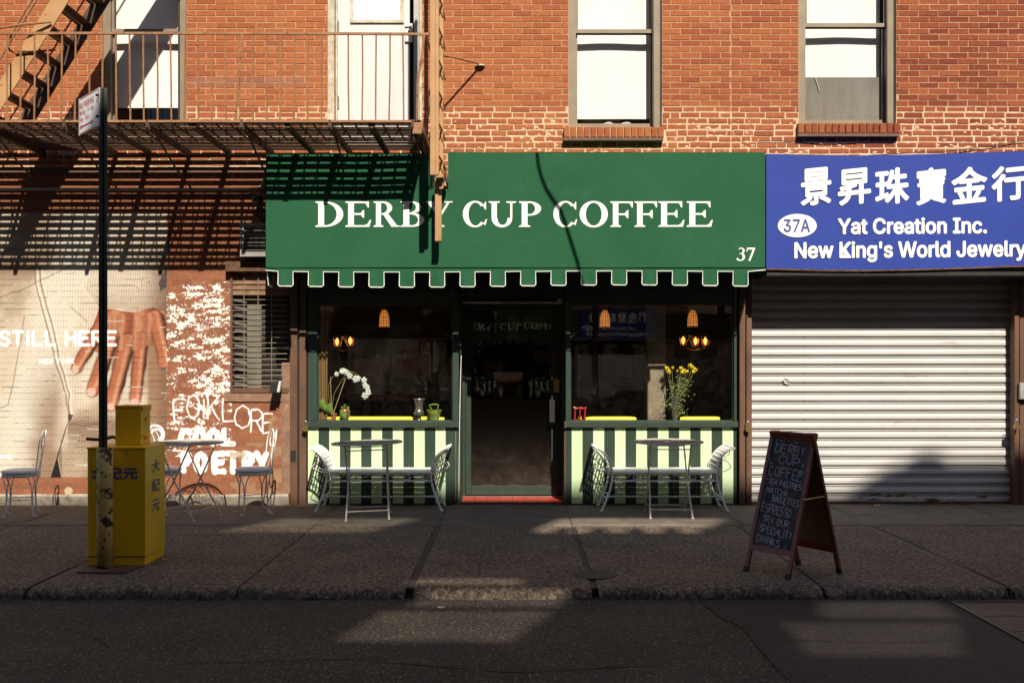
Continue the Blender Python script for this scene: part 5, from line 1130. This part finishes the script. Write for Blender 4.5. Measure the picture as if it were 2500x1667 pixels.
# ------------------------------------------------------------------ folding bistro tables
def make_table(label):
    t = thing('bistro_table', label, 'table', (0, 0, 0), 'round iron folding tables on the pavement'); r = .355
    def top(m):
        m.tube([(r*math.cos(a), r*math.sin(a), .755) for a in np.linspace(0, 2*math.pi, 41)[:-1]], .0095, 6, closed=True)
        m.tube([(r*.93*math.cos(a), r*.93*math.sin(a), .757) for a in np.linspace(0, 2*math.pi, 37)[:-1]], .004, 4, closed=True)
        m.tube([(.13*math.cos(a), .13*math.sin(a), .757) for a in np.linspace(0, 2*math.pi, 25)[:-1]], .005, 4, closed=True)
    tp = part('table_top', M['table_top'], t, top)
    def net(m):
        for k in range(24):
            for sg in (-1, 1):
                m.tube([((.13+(r*.93-.13)*f)*math.cos(k*math.pi/12+sg*f*.95), (.13+(r*.93-.13)*f)*math.sin(k*math.pi/12+sg*f*.95), .757+sg*.0012) for f in np.linspace(0, 1, 6)], .0036, 4, flat=.5)
        for k in range(12):
            a = k*math.pi/6; m.tube([(.13*math.cos(a), .13*math.sin(a), .757), (.13*math.cos(a+2.4), .13*math.sin(a+2.4), .756)], .0035, 4)
    part('woven_mesh', M['table_top'], tp, net)
    for s in (-1, 1):
        part('leg', M['table_top'], t, lambda m: m.tube([(s*.205, -.20, .745), (s*.205, .0, .38), (s*.21, .245, .006)], .0085, 6))
        part('leg', M['table_top'], t, lambda m: m.tube([(s*.19, .20, .745), (s*.195, .0, .38), (s*.213, -.255, .006)], .0085, 6))
        for y in (.25, -.26): part('foot', M['table_top'], t, lambda m: m.lathe([(.016, 0), (.016, .006), (.009, .014)], (s*.212, y, 0), 10))
    parts('cross_bar', M['table_top'], t, (lambda m: m.tube([(-.205, -.168, .69), (.205, -.168, .69)], .0065, 6), lambda m: m.tube([(-.19, .175, .70), (.19, .175, .70)], .0065, 6), lambda m: m.tube([(-.21, .20, .075), (.21, .20, .075)], .0065, 6), lambda m: m.tube([(-.21, -.20, .085), (.21, -.20, .085)], .0065, 6)))
    return t
tb = make_table('round iron folding table in front of the bench left of the door')
tb2 = copy_tree(tb); tb3 = copy_tree(tb)
tb.location = (-1.482, -.875, 0); tb.rotation_euler = (R(-.6), R(-1.6), R(5)); tb2.location = (1.592, -.755, 0); tb2.rotation_euler = (0, 0, R(-1)); tb3.location = (-3.34, -.86, 0); tb3.rotation_euler = (0, 0, R(68))
tb2['label'] = 'round iron folding table in front of the bench right of the door'; tb3['label'] = 'round iron folding table against the graffiti wall behind the yellow box'
# ------------------------------------------------------------------ ice-cream parlour chairs (facing -x, back at +x)
def twist(p, q, r, n=26, turns=7):
    p, q = Vector(p), Vector(q); d = (q-p).normalized(); u = d.orthogonal().normalized(); v = d.cross(u)
    return [[p.lerp(q, k/n)+u*r*math.cos(turns*6.283*k/n+ph)+v*r*math.sin(turns*6.283*k/n+ph) for k in range(n+1)] for ph in (0, math.pi)]
def make_chair(label):
    c = thing('wire_chair', label, 'chair', (0, 0, 0), 'white wire parlour chairs by the mural wall')
    part('seat', M['cushion'], c, lambda m: m.lathe([(.001, .435), (.172, .435), (.184, .445), (.186, .458), (.180, .468), (.14, .478), (.001, .482)], (0, 0, 0), 32), smooth=True)
    part('seat_ring', M['white_iron'], c, lambda m: m.lathe([(.170, .405), (.178, .405), (.180, .436), (.170, .436)], (0, 0, 0), 32), smooth=True)
    part('seat_welt', M['cushion'], c, lambda m: m.tube([(.187*math.cos(a), .187*math.sin(a), .452) for a in np.linspace(0, 2*math.pi, 33)[:-1]], .005, 5, closed=True), smooth=True)
    for k in range(4):
        a = math.pi/4+k*math.pi/2; d = Vector((math.cos(a), math.sin(a), 0)); tn = Vector((-d.y, d.x, 0))
        def leg(m):
            for s in (-1, 1): m.tube(bez([d*.168+tn*s*.075+Vector((0, 0, .42)), d*.172+tn*s*.045+Vector((0, 0, .385)), d*.166+tn*s*.012+Vector((0, 0, .30)), d*.166+tn*s*.005+Vector((0, 0, .20))], 4), .0062, 5)
            for h in twist(d*.166+Vector((0, 0, .20)), d*.175+Vector((0, 0, .055)), .0055): m.tube(h, .006, 4)
            m.tube([d*.175+Vector((0, 0, .055)), d*.205+tn*.022+Vector((0, 0, .008)), d*.235+Vector((0, 0, .006)), d*.205-tn*.022+Vector((0, 0, .008))], .005, 5, closed=True)
        part('leg', M['white_iron'], c, leg, smooth=True)
    part('stretcher', M['white_iron'], c, lambda m: m.tube([((.168 if k % 3 == 0 else .128)*math.cos(math.pi/4+k*math.pi/6), (.168 if k % 3 == 0 else .128)*math.sin(math.pi/4+k*math.pi/6), .175) for k in range(12)], .0045, 5, closed=True))
    def P(y, z): return (.165+.14*(z-.42)-.5*y*y*0-.25*(y*y)*3, y, z)
    def back(m):
        for s in (-1, 1):
            m.tube(bez([P(s*.155, .43), P(s*.150, .55), P(s*.165, .68), P(s*.168, .77), P(s*.13, .845), P(s*.075, .865), P(s*.025, .82), P(s*.008, .76)], 5), .0062, 6)
            m.tube(bez([P(s*.006, .60), P(s*.05, .52), P(s*.085, .43)], 5), .0055, 5)
            m.tube(bez([P(s*.008, .76), P(s*.03, .835), P(s*.075, .825), P(s*.105, .76), P(s*.085, .695), P(s*.045, .69), P(s*.03, .725)], 5), .0055, 5)
        for h in twist(P(0, .77), P(0, .60), .008, 22, 5): m.tube(h, .005, 4)
    part('backrest', M['white_iron'], c, back, smooth=True)
    return c
ch = make_chair('white wire chair with round cushion, right of the table by the graffiti')
ch2 = copy_tree(ch); ch3 = copy_tree(ch)
ch.location = (X(616, -.66), -.62, 0); ch.rotation_euler = (0, 0, R(28))
ch2.location = (X(52, -.80), -.80, 0); ch2.rotation_euler = (0, 0, R(18))
ch3.location = (X(395, -.66), -.62, 0); ch3.rotation_euler = (0, 0, R(160))
ch2['label'] = 'white wire chair in front of the mural at the left edge'; ch3['label'] = 'white wire chair half hidden behind the yellow newspaper box'

# a loose cable strung above the pavement, out of the frame: its soft shadow crosses the awning
t_ = 2.4; o = MB(); o.tube([at(u, v, q)-SUNDIR*t_ for u, v in ((1311, 372), (1314, 400), (1322, 432), (1334, 462), (1352, 490), (1368, 512), (1380, 545), (1394, 590), (1410, 640), (1421, 700))], .019, 6)
solo('overhead_cable', M['rubber'], o, 'sagging black overhead cable whose shadow crosses the green awning', 'cable', smooth=True)
# ------------------------------------------------------------------ inside the cafe
ci = thing('cafe_interior', None, None, kind='structure', loc=(0, 2, 0))
IX0, IX1, IY1, IZ = -3.25, 3.25, 4.2, 2.75
part('front_wall', M['room_dark'], ci, lambda m: (m.quad((IX0, .21, 0), (X(752), .21, 0), (X(752), .21, IZ), (IX0, .21, IZ)), m.quad((X(1798), .21, 0), (IX1, .21, 0), (IX1, .21, IZ), (X(1798), .21, IZ))))
part('back_wall', M['room_wall'], ci, lambda m: m.quad((IX0, IY1, 0), (IX1, IY1, 0), (IX1, IY1, IZ), (IX0, IY1, IZ)))
part('side_wall', M['room_wall'], ci, lambda m: m.quad((IX0, .09, 0), (IX0, IY1, 0), (IX0, IY1, IZ), (IX0, .09, IZ)))
part('side_wall', M['room_wall'], ci, lambda m: m.quad((IX1, .09, 0), (IX1, IY1, 0), (IX1, IY1, IZ), (IX1, .09, IZ)))
part('ceiling', M['room_wall'], ci, lambda m: m.quad((IX0, .09, IZ), (IX1, .09, IZ), (IX1, IY1, IZ), (IX0, IY1, IZ)))
part('floor', M['room_dark'], ci, lambda m: m.quad((IX0, .12, .01), (IX1, .12, .01), (IX1, IY1, .01), (IX0, IY1, .01)))
for k in range(6): part('wall_panel', M['room_dark'], ci, lambda m: m.bbox(IX0+.1+k*.95, IX0+.95+k*.95, IY1-.05, IY1-.01, .1, 1.1, .01))
part('dado_rail', M['tan_board'], ci, lambda m: m.box(IX0, IX1, IY1-.07, IY1-.01, 1.12, 1.17))
part('inner_ledge', M['yellow_seat'], ci, lambda m: (m.box(X(775), X(1105), .125, .30, .80, ZS-.06),))
# yellow banquette backs along the glass
def banq(u0, u1, lab):
    t = thing('yellow_banquette', lab, 'bench seat', (X((u0+u1)/2, .35), .4, .4), 'yellow seats behind the cafe windows')
    a, b = X(u0, .32), X(u1, .32)
    part('backrest', M['yellow_seat'], t, lambda m: m.grid(lambda u, v: (a+(b-a)*u, .30+.09*(1-math.cos(v*math.pi))/2, .5+(.475-.02*(2*u-1)**8)*math.sin(min(1, v*1.0)*math.pi/1.0*.5 if v < .5 else math.pi*.5*(1-v)/.5*1.0 if False else (v*math.pi/2)) if False else .5+.458*(min(1, v*4))-.012*(2*u-1)**10 if v < .6 else .944-.02*(v-.6)), 30, 20), smooth=True)
    part('seat', M['yellow_seat'], t, lambda m: m.box(a, b, .40, .85, .40, .48)); return t
banq(782, 1085, 'yellow seat back showing along the bottom of the left cafe window')
banq(1430, 1553, 'short yellow seat back left of the steel column in the right window')
banq(1660, 1760, 'yellow seat back below the yellow flowers in the right window')
co = thing('steel_column', 'worn grey-brown square column standing behind the right cafe window', 'column', (X(1602, .42), .42, 0))
part('shaft', M['column_steel'], co, lambda m: m.bbox(X(1581, .32), X(1626, .32), .32, .5, 0, IZ-.01, .008))
# lamps
M['wick'] = pbr('wicker', (.16, .08, .03), None, 20, .7)
EM_P = emit('pendant_glow', (1., .34, .07), .5); EM_S = glass('fluted_amber_glass', (1., .62, .36), 1.5, .05); EM_B = emit('bulb', (1., .50, .18), 2.6)
def pendant(u, v0, v1, y, lab):
    c = at(u, (v0+v1)/2, y); h = (v1-v0)*(D+y)/F; r_ = 13*(D+y)/F
    t = thing('pendant_lamp', lab, 'pendant lamp', (c.x, y, c.z), 'glowing woven pendant lamps inside the cafe')
    pr = [(r_*.45, h/2), (r_*.75, h*.3), (r_*.95, 0), (r_, -h*.5)]
    part('shade', EM_P, t, lambda m: m.lathe(pr, c, 20, cap=False), smooth=True)
    part('wicker_ribs', M['wick'], t, lambda m: ([m.tube([(c.x+(p[0]+.002)*math.cos(a), y+(p[0]+.002)*math.sin(a), c.z+p[1]) for p in pr], .0034, 4) for a in np.linspace(0, 2*math.pi, 13)[:-1]], [m.tube([(c.x+(rr_+.002)*math.cos(a), y+(rr_+.002)*math.sin(a), c.z+zz) for a in np.linspace(0, 2*math.pi, 21)[:-1]], .0034, 4, closed=True) for rr_, zz in ((r_*.6, h*.4), (r_*.75, h*.3), (r_*.84, h*.15), (r_*.95, 0), (r_*.97, -h*.15), (r_*.98, -h*.3), (r_, -h*.48))]))
    part('cord', M['rubber'], t, lambda m: m.tube([(c.x, y, c.z+h/2), (c.x, y, IZ)], .004, 5)); part('cap', M['brass'], t, lambda m: m.lathe([(r_*.5, h/2), (r_*.2, h/2+.03)], c, 10))
pendant(938, 757, 798, .9, 'woven pendant lamp in the left cafe window')
pendant(1477, 758, 798, .9, 'woven pendant lamp in the right window, left of the column')
pendant(1691, 758, 797, .9, 'woven pendant lamp above the yellow flowers')
def sconce(us, v0, v1, y, lab):
    c = at(sum(us)/len(us), (v0+v1)/2, y); t = thing('wall_sconce', lab, 'wall lamp', (c.x, y, c.z), 'lit fluted glass lamps in the cafe')
    for i, u in enumerate(us):
        p = at(u, (v0+v1)/2+rng.uniform(-3, 3), y)
        def sh(m):
            n = 24
            m.grid(lambda a, b: (p.x+(.035+.035*b)*(1+.22*math.sin(a*6.283*6))*math.cos(a*6.283)+.02*b*(-1)**i, p.y+(.035+.035*b)*(1+.22*math.sin(a*6.283*6))*math.sin(a*6.283), p.z-.07+.15*b), 36, 3)
        part('glass_shade', EM_S, t, sh, smooth=True); part('bulb', EM_B, t, lambda m: m.lathe([(.001, -.05), (.020, -.02), (.026, .02), (.010, .05), (.001, .06)], p, 10), smooth=True)
    part('arm', M['brass'], t, lambda m: m.tube([at(us[0], v1, y), (c.x, y+.03, Z(v1, y)-.03), at(us[-1], v1, y)], .008, 6))
sconce((823, 855), 820, 852, 2.2, 'pair of lit fluted glass lamps in the left cafe window')
sconce((1668, 1698, 1722), 815, 850, 2.0, 'cluster of three lit fluted glass lamps in the right cafe window')
# framed things and a till in the dark room
for (u, v, w_, h_, y) in ((960, 860, 120, 55, 3.2), (1180, 880, 60, 40, 3.5), (1300, 860, 60, 30, 3.6), (1470, 870, 80, 60, 3.4)):
    a = at(u, v, y); solo('framed_print', M['column_steel'], MB().bbox(a.x, a.x+w_*.0055, y-.03, y, a.z-h_*.0055, a.z, .01), 'dim framed print on the dark cafe wall' if u == 960 else {1180: 'dim framed print seen through the door glass', 1300: 'small dim print beside the door inside the cafe', 1470: 'dim print left of the column inside the cafe'}[u], 'picture')
tbl = thing('cafe_counter', 'dim wooden counter with jars inside behind the door', 'counter', (0, 3, 0))
part('top', M['tan_board'], tbl, lambda m: m.box(-.9, 1.6, 2.6, 3.1, 1.02, 1.07)); part('front', M['room_dark'], tbl, lambda m: m.box(-.85, 1.55, 2.65, 3.05, .02, 1.02))
for k in range(9): part('jar', M['steel'] if k % 3 else M['green_glaze'], tbl, lambda m: m.lathe([(.05, 0), (.06, .03), (.06, .14+.02*(k % 4)), (.03, .18+.02*(k % 4))], (-.7+k*.26, 2.8, 1.07), 12), smooth=True)
solo('menu_board', M['ac_metal'], MB().bbox(X(862, 3.6), X(936, 3.6), 3.58, 3.62, Z(936, 3.6), Z(876, 3.6), .01), 'pale grey board inside the left cafe window behind the orchid', 'board')
hs = thing('door_reflection', 'pale red-rimmed shape added in place of a reflection in the door glass', 'reflection', at(1245, 930, 1.1))  # added shape standing in for a reflection on the door glass
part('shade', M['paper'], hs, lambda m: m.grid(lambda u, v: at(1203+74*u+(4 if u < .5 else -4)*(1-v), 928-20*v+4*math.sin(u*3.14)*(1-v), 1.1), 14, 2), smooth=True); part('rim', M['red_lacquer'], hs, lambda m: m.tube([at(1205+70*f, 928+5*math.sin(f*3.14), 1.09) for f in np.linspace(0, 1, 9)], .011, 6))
cu = thing('drape', 'narrow brown wood strip behind the left edge of the left cafe window', 'wood trim', (X(785, .2), .2, 0))
part('strip', M['tan_board'], cu, lambda m: m.grid(lambda u, v: (X(778, .2)+.10*u, .2+.015*math.sin(u*12), .93+1.25*v), 12, 2), smooth=True)
solo('white_card', M['paper'], MB().box(X(775.5, .06), X(779, .06), .06, .064, Z(935), Z(873)), 'narrow white card at the left edge of the left cafe window', 'card')

zl = ZS+.001; part('display_ledge', M['dark_green'], sf, lambda m: m.box(X(775), X(1105), .121, .27, ZS-.04, ZS)); part('display_ledge', M['dark_green'], sf, lambda m: m.box(X(1392), X(1790), .121, .27, ZS-.04, ZS))
yy = .17
# orchid
oc = thing('orchid', 'potted white orchid arching over the left cafe window sill', 'potted plant', (X(812, yy), yy, zl))
part('pot', M['terracotta'], oc, lambda m: m.lathe([(.022, 0), (.030, .06), (.036, .062), (.036, .078), (.028, .08)], (X(815, yy), yy, zl), 16))
lf = [((810, 1005), (796, 975), (784, 982), .05), ((812, 1008), (800, 990), (804, 1000), .04)]
def leafm(m, p0, p1, p2, wd):
    pts = bez([p0, p1, p2], 6); n = len(pts)
    m.grid(lambda u, v: Vector(pts[int(round(v*(n-1)))])+Vector(((u-.5)*2*wd*math.sin(math.pi*min(.97, .12+v*.86))**.7, .012*abs(u-.5)*2-.0, 0)), 4, n-1)
for a, b, c, wd in (((806, 1010), (788, 992), (787, 974), .042), ((812, 1012), (803, 1000), (805, 984), .044)):
    part('leaf', M['leaf'], oc, lambda m: leafm(m, at(*a, yy), at(*b, yy-.03), at(*c, yy-.05), wd), smooth=True)
part('stake', M['cane'], oc, lambda m: m.tube([at(814, 1008, yy), at(844, 922, yy)], .004, 5)); part('stake', M['cane'], oc, lambda m: m.tube([at(809, 1006, yy), at(807, 920, yy)], .0035, 5))
part('stem', M['stem'], oc, lambda m: (m.tube(bez([at(811, 1005, yy), at(814, 968, yy), at(824, 946, yy), at(842, 918, yy), at(852, 906, yy), at(880, 920, yy), at(900, 950, yy)], 5), .003, 5), m.tube(bez([at(806, 1003, yy), at(802, 950, yy), at(808, 926, yy), at(822, 912, yy)], 5), .0025, 5)))
def bloom(m, c, r_, tilt):
    ax = Vector((math.cos(tilt), -.2, math.sin(tilt))).normalized(); up_ = Vector((-math.sin(tilt), -.15, math.cos(tilt))).normalized()
    for k in range(5):
        a = k*2*math.pi/5+.3; d = ax*math.cos(a)+up_*math.sin(a); t_ = ax*-math.sin(a)+up_*math.cos(a); wd = r_*(.62 if k % 2 else .42)
        m.quad(c, c+d*r_*.5+t_*wd-Vector((0, .006, 0)), c+d*r_-Vector((0, .002, 0))+t_*wd*.3, c+d*r_-t_*wd*.3, c+d*r_*.5-t_*wd-Vector((0, .006, 0)))
for (u, v, r_) in ((836, 905, .034), (822, 913, .026), (845, 908, .03), (854, 917, .034), (868, 925, .036), (874, 924, .03), (889, 928, .032), (892, 941, .032), (897, 946, .03), (899, 958, .034), (891, 966, .036)):
    part('flower', M['petal'], oc, lambda m: (bloom(m, at(u, v, yy-.02), r_*1.15, rng.uniform(-.6, .6)), m.lathe([(.001, -.004), (.005, 0), (.001, .005)], at(u, v+1, yy-.032), 6)))
gv = thing('tulip_vase', 'green and brown glazed vase with several small spouts beside the orchid', 'vase', (X(842, yy), yy, zl))
part('body', M['green_glaze'], gv, lambda m: m.lathe([(.028, 0), (.036, .008), (.056, .05), (.062, .09), (.050, .125), (.030, .14), (.010, .145)], (X(842, yy), yy, zl), 20), smooth=True)
for dx_, dy_, h_ in ((0, 0, .18), (-.035, .01, .155), (.035, .01, .155), (-.02, -.03, .15), (.022, -.03, .15)): part('spout', M['green_glaze'], gv, lambda m: m.lathe([(.012, .11), (.009, h_-.02), (.018, h_-.004), (.018, h_), (.006, h_)], (X(842, yy)+dx_, yy+dy_, zl), 10), smooth=True)
tv = thing('metal_vase', 'tall tarnished metal trumpet vase on the left window sill', 'vase', (X(1023, yy), yy, zl))
part('foot', M['silver'], tv, lambda m: m.lathe([(.032, 0), (.03, .008), (.014, .02), (.012, .04)], (X(1023, yy), yy, zl), 20), smooth=True)
part('bowl', M['silver'], tv, lambda m: m.lathe([(.012, .04), (.045, .055), (.062, .085), (.052, .108), (.044, .13), (.046, .18), (.058, .222), (.076, .243), (.072, .243), (.05, .22), (.04, .18)], (X(1023, yy), yy, zl), 24), smooth=True)
bk_ = thing('ceramic_basket', 'green streaked ceramic basket with an arched handle near the door', 'basket', (X(1060, yy), yy, zl))
part('body', M['green_glaze'], bk_, lambda m: m.grid(lambda u, v: (X(1060, yy)+(.048+.038*v)*(1+.06*math.sin(u*6.283*10)*v)*math.cos(u*6.283), yy+(.03+.02*v)*math.sin(u*6.283), zl+.12*v), 60, 6), smooth=True)
part('handle', M['green_glaze'], bk_, lambda m: m.tube([(X(1054, yy), yy, zl+.11), (X(1051, yy), yy, zl+.145), (X(1048, yy), yy, zl+.172), (X(1060, yy), yy, zl+.18), (X(1071, yy), yy, zl+.172), (X(1069, yy), yy, zl+.145), (X(1066, yy), yy, zl+.11)], .008, 6), smooth=True)
# red lantern frame
rl = thing('red_lantern', 'small red lacquered lantern frame at the left of the right window', 'lantern', (X(1415, yy), yy, zl))
a, b = X(1402, yy), X(1429, yy)
part('frame', M['red_lacquer'], rl, lambda m: ([m.box(x_, x_+.012, y_, y_+.012, zl, zl+.135) for x_ in (a, b-.012) for y_ in (yy-.05, yy+.04)], m.box((a+b)/2-.005, (a+b)/2+.005, yy-.05, yy-.04, zl, zl+.13), m.box(a, b, yy-.05, yy+.05, zl, zl+.01)))
part('roof', M['red_lacquer'], rl, lambda m: (m.box(a-.01, b+.01, yy-.055, yy+.055, zl+.13, zl+.14), m.tube([(a-.012, yy-.05, zl+.15), (a+.03, yy-.05, zl+.137), ((a+b)/2, yy-.05, zl+.15), (b-.03, yy-.05, zl+.137), (b+.012, yy-.05, zl+.15)], .006, 5)))
part('candle', M['petal_y'], rl, lambda m: m.lathe([(.02, 0), (.02, .03), (.001, .032)], ((a+b)/2, yy, zl+.01), 10))
# yellow flowers
fv = thing('flower_vase', 'ribbed clear vase of yellow flowers right of the steel column', 'flower vase', (X(1648, yy), yy, zl))
part('vase', M['silver'], fv, lambda m: m.grid(lambda u, v: (X(1648, yy)+(.026+.022*v+.01*max(0, v-.9)*8)*(1+.05*math.sin(u*6.283*12))*math.cos(u*6.283), yy+(.026+.022*v)*math.sin(u*6.283), zl+.27*v), 48, 8), smooth=True)
hd = [(1629, 902), (1640, 898), (1634, 908), (1656, 905), (1662, 900), (1670, 905), (1676, 908), (1684, 893), (1690, 898), (1697, 903), (1665, 908), (1693, 908), (1627, 898)]
for u, v in hd:
    c = at(u, v, yy+rng.uniform(-.05, .05))
    part('stem', M['stem'], fv, lambda m: m.tube(bez([(X(1648, yy), yy, zl+.2), (X(1648+(u-1648)*.4, yy), yy, zl+.30), c], 4), .0022, 4))
    def fl_(m):
        for k in range(34):
            d = Vector((rng.gauss(0, 1), rng.gauss(0, 1), rng.gauss(0, .8)+.3)).normalized(); p = c+d*.028*rng.uniform(.5, 1); t_ = d.orthogonal().normalized()*.010; s_ = d.cross(t_).normalized()*.008
            m.quad(p-t_, p+s_, p+t_+d*.006, p-s_)
    part('flower', M['petal_y'], fv, fl_)
def fol(m):
    for k in range(620):
        f = rng.random(); u = 1648+rng.gauss(14 if f < .55 else -4, 11+6*f); v = 925+f*85+rng.gauss(0, 6)
        if v > 1000: u = 1662+rng.gauss(0, 6)
        p = at(u, min(v, 1018), yy+rng.gauss(0, .035)); d = Vector((rng.gauss(0, 1), rng.gauss(0, 1), rng.gauss(0, 1))).normalized(); t_ = d.orthogonal().normalized()*.011; s_ = d.cross(t_)*.5
        m.quad(p-t_, p+s_, p+t_, p-s_)
part('foliage', M['foliage'], fv, fol, kind='stuff')
# ------------------------------------------------------------------ small things outside
o = MB(); o.tube(bez([at(1126, 868, .02), at(1124, 940, -.02), at(1122, 1030, -.065), at(1121, 1120, -.02), at(1120, 1232, -.01)], 6), .0045, 5)
solo('door_cable', M['paper'], o, 'thin pale cable hanging beside the cafe door', 'cable', smooth=True)
o = MB(); [o.tube([at(u, 1052, -.005), at(u-.5, 1140, -.004), at(u, 1236, -.006)], .003, 5) for u in (1113, 1116, 1119)]
solo('door_cable', M['cane'], o, 'bundle of thin yellow cables down the corner of the left striped panel', 'cable')
o = MB(); o.tube([(x_, -.03-.05*math.sin((x_+2.3)*2.0), .008) for x_ in np.linspace(-1.75, -.72, 24)]+[(-.66, -.02, .03), (-.62, -.01, .06)], .006, 5)
solo('ground_cable', M['rubber'], o, 'black cable lying along the foot of the left striped panel', 'cable', smooth=True)
lit = [(1375, 1457, 'white crumpled wrapper in the gutter near the middle', .02), (1077, 1487, 'small pale scrap on the road left of the middle', .016), (795, 1462, 'thin pale stick lying in the gutter on the left', .03), (402, 1369, 'tiny white scrap at the foot of the yellow box', .014), (2142, 1236, 'white crumpled tissue at the foot of the shutter', .03)]
for u, v, lb, s_ in lit:
    onroad = v > 1440; hh = H-(ROAD if onroad else 0); d = hh*F/(v-CV); x_, y_ = (u-CX)*d/F, d-D; m = MB()
    m.grid(lambda a, b: (x_+(a-.5)*s_*2.4, y_+(b-.5)*s_*1.2, (ROAD if onroad else 0)+.006+.01*math.sin(a*9+b*5)*math.sin(b*7)+.008), 5, 4)
    solo('litter', M['paper'], m, lb, 'litter')
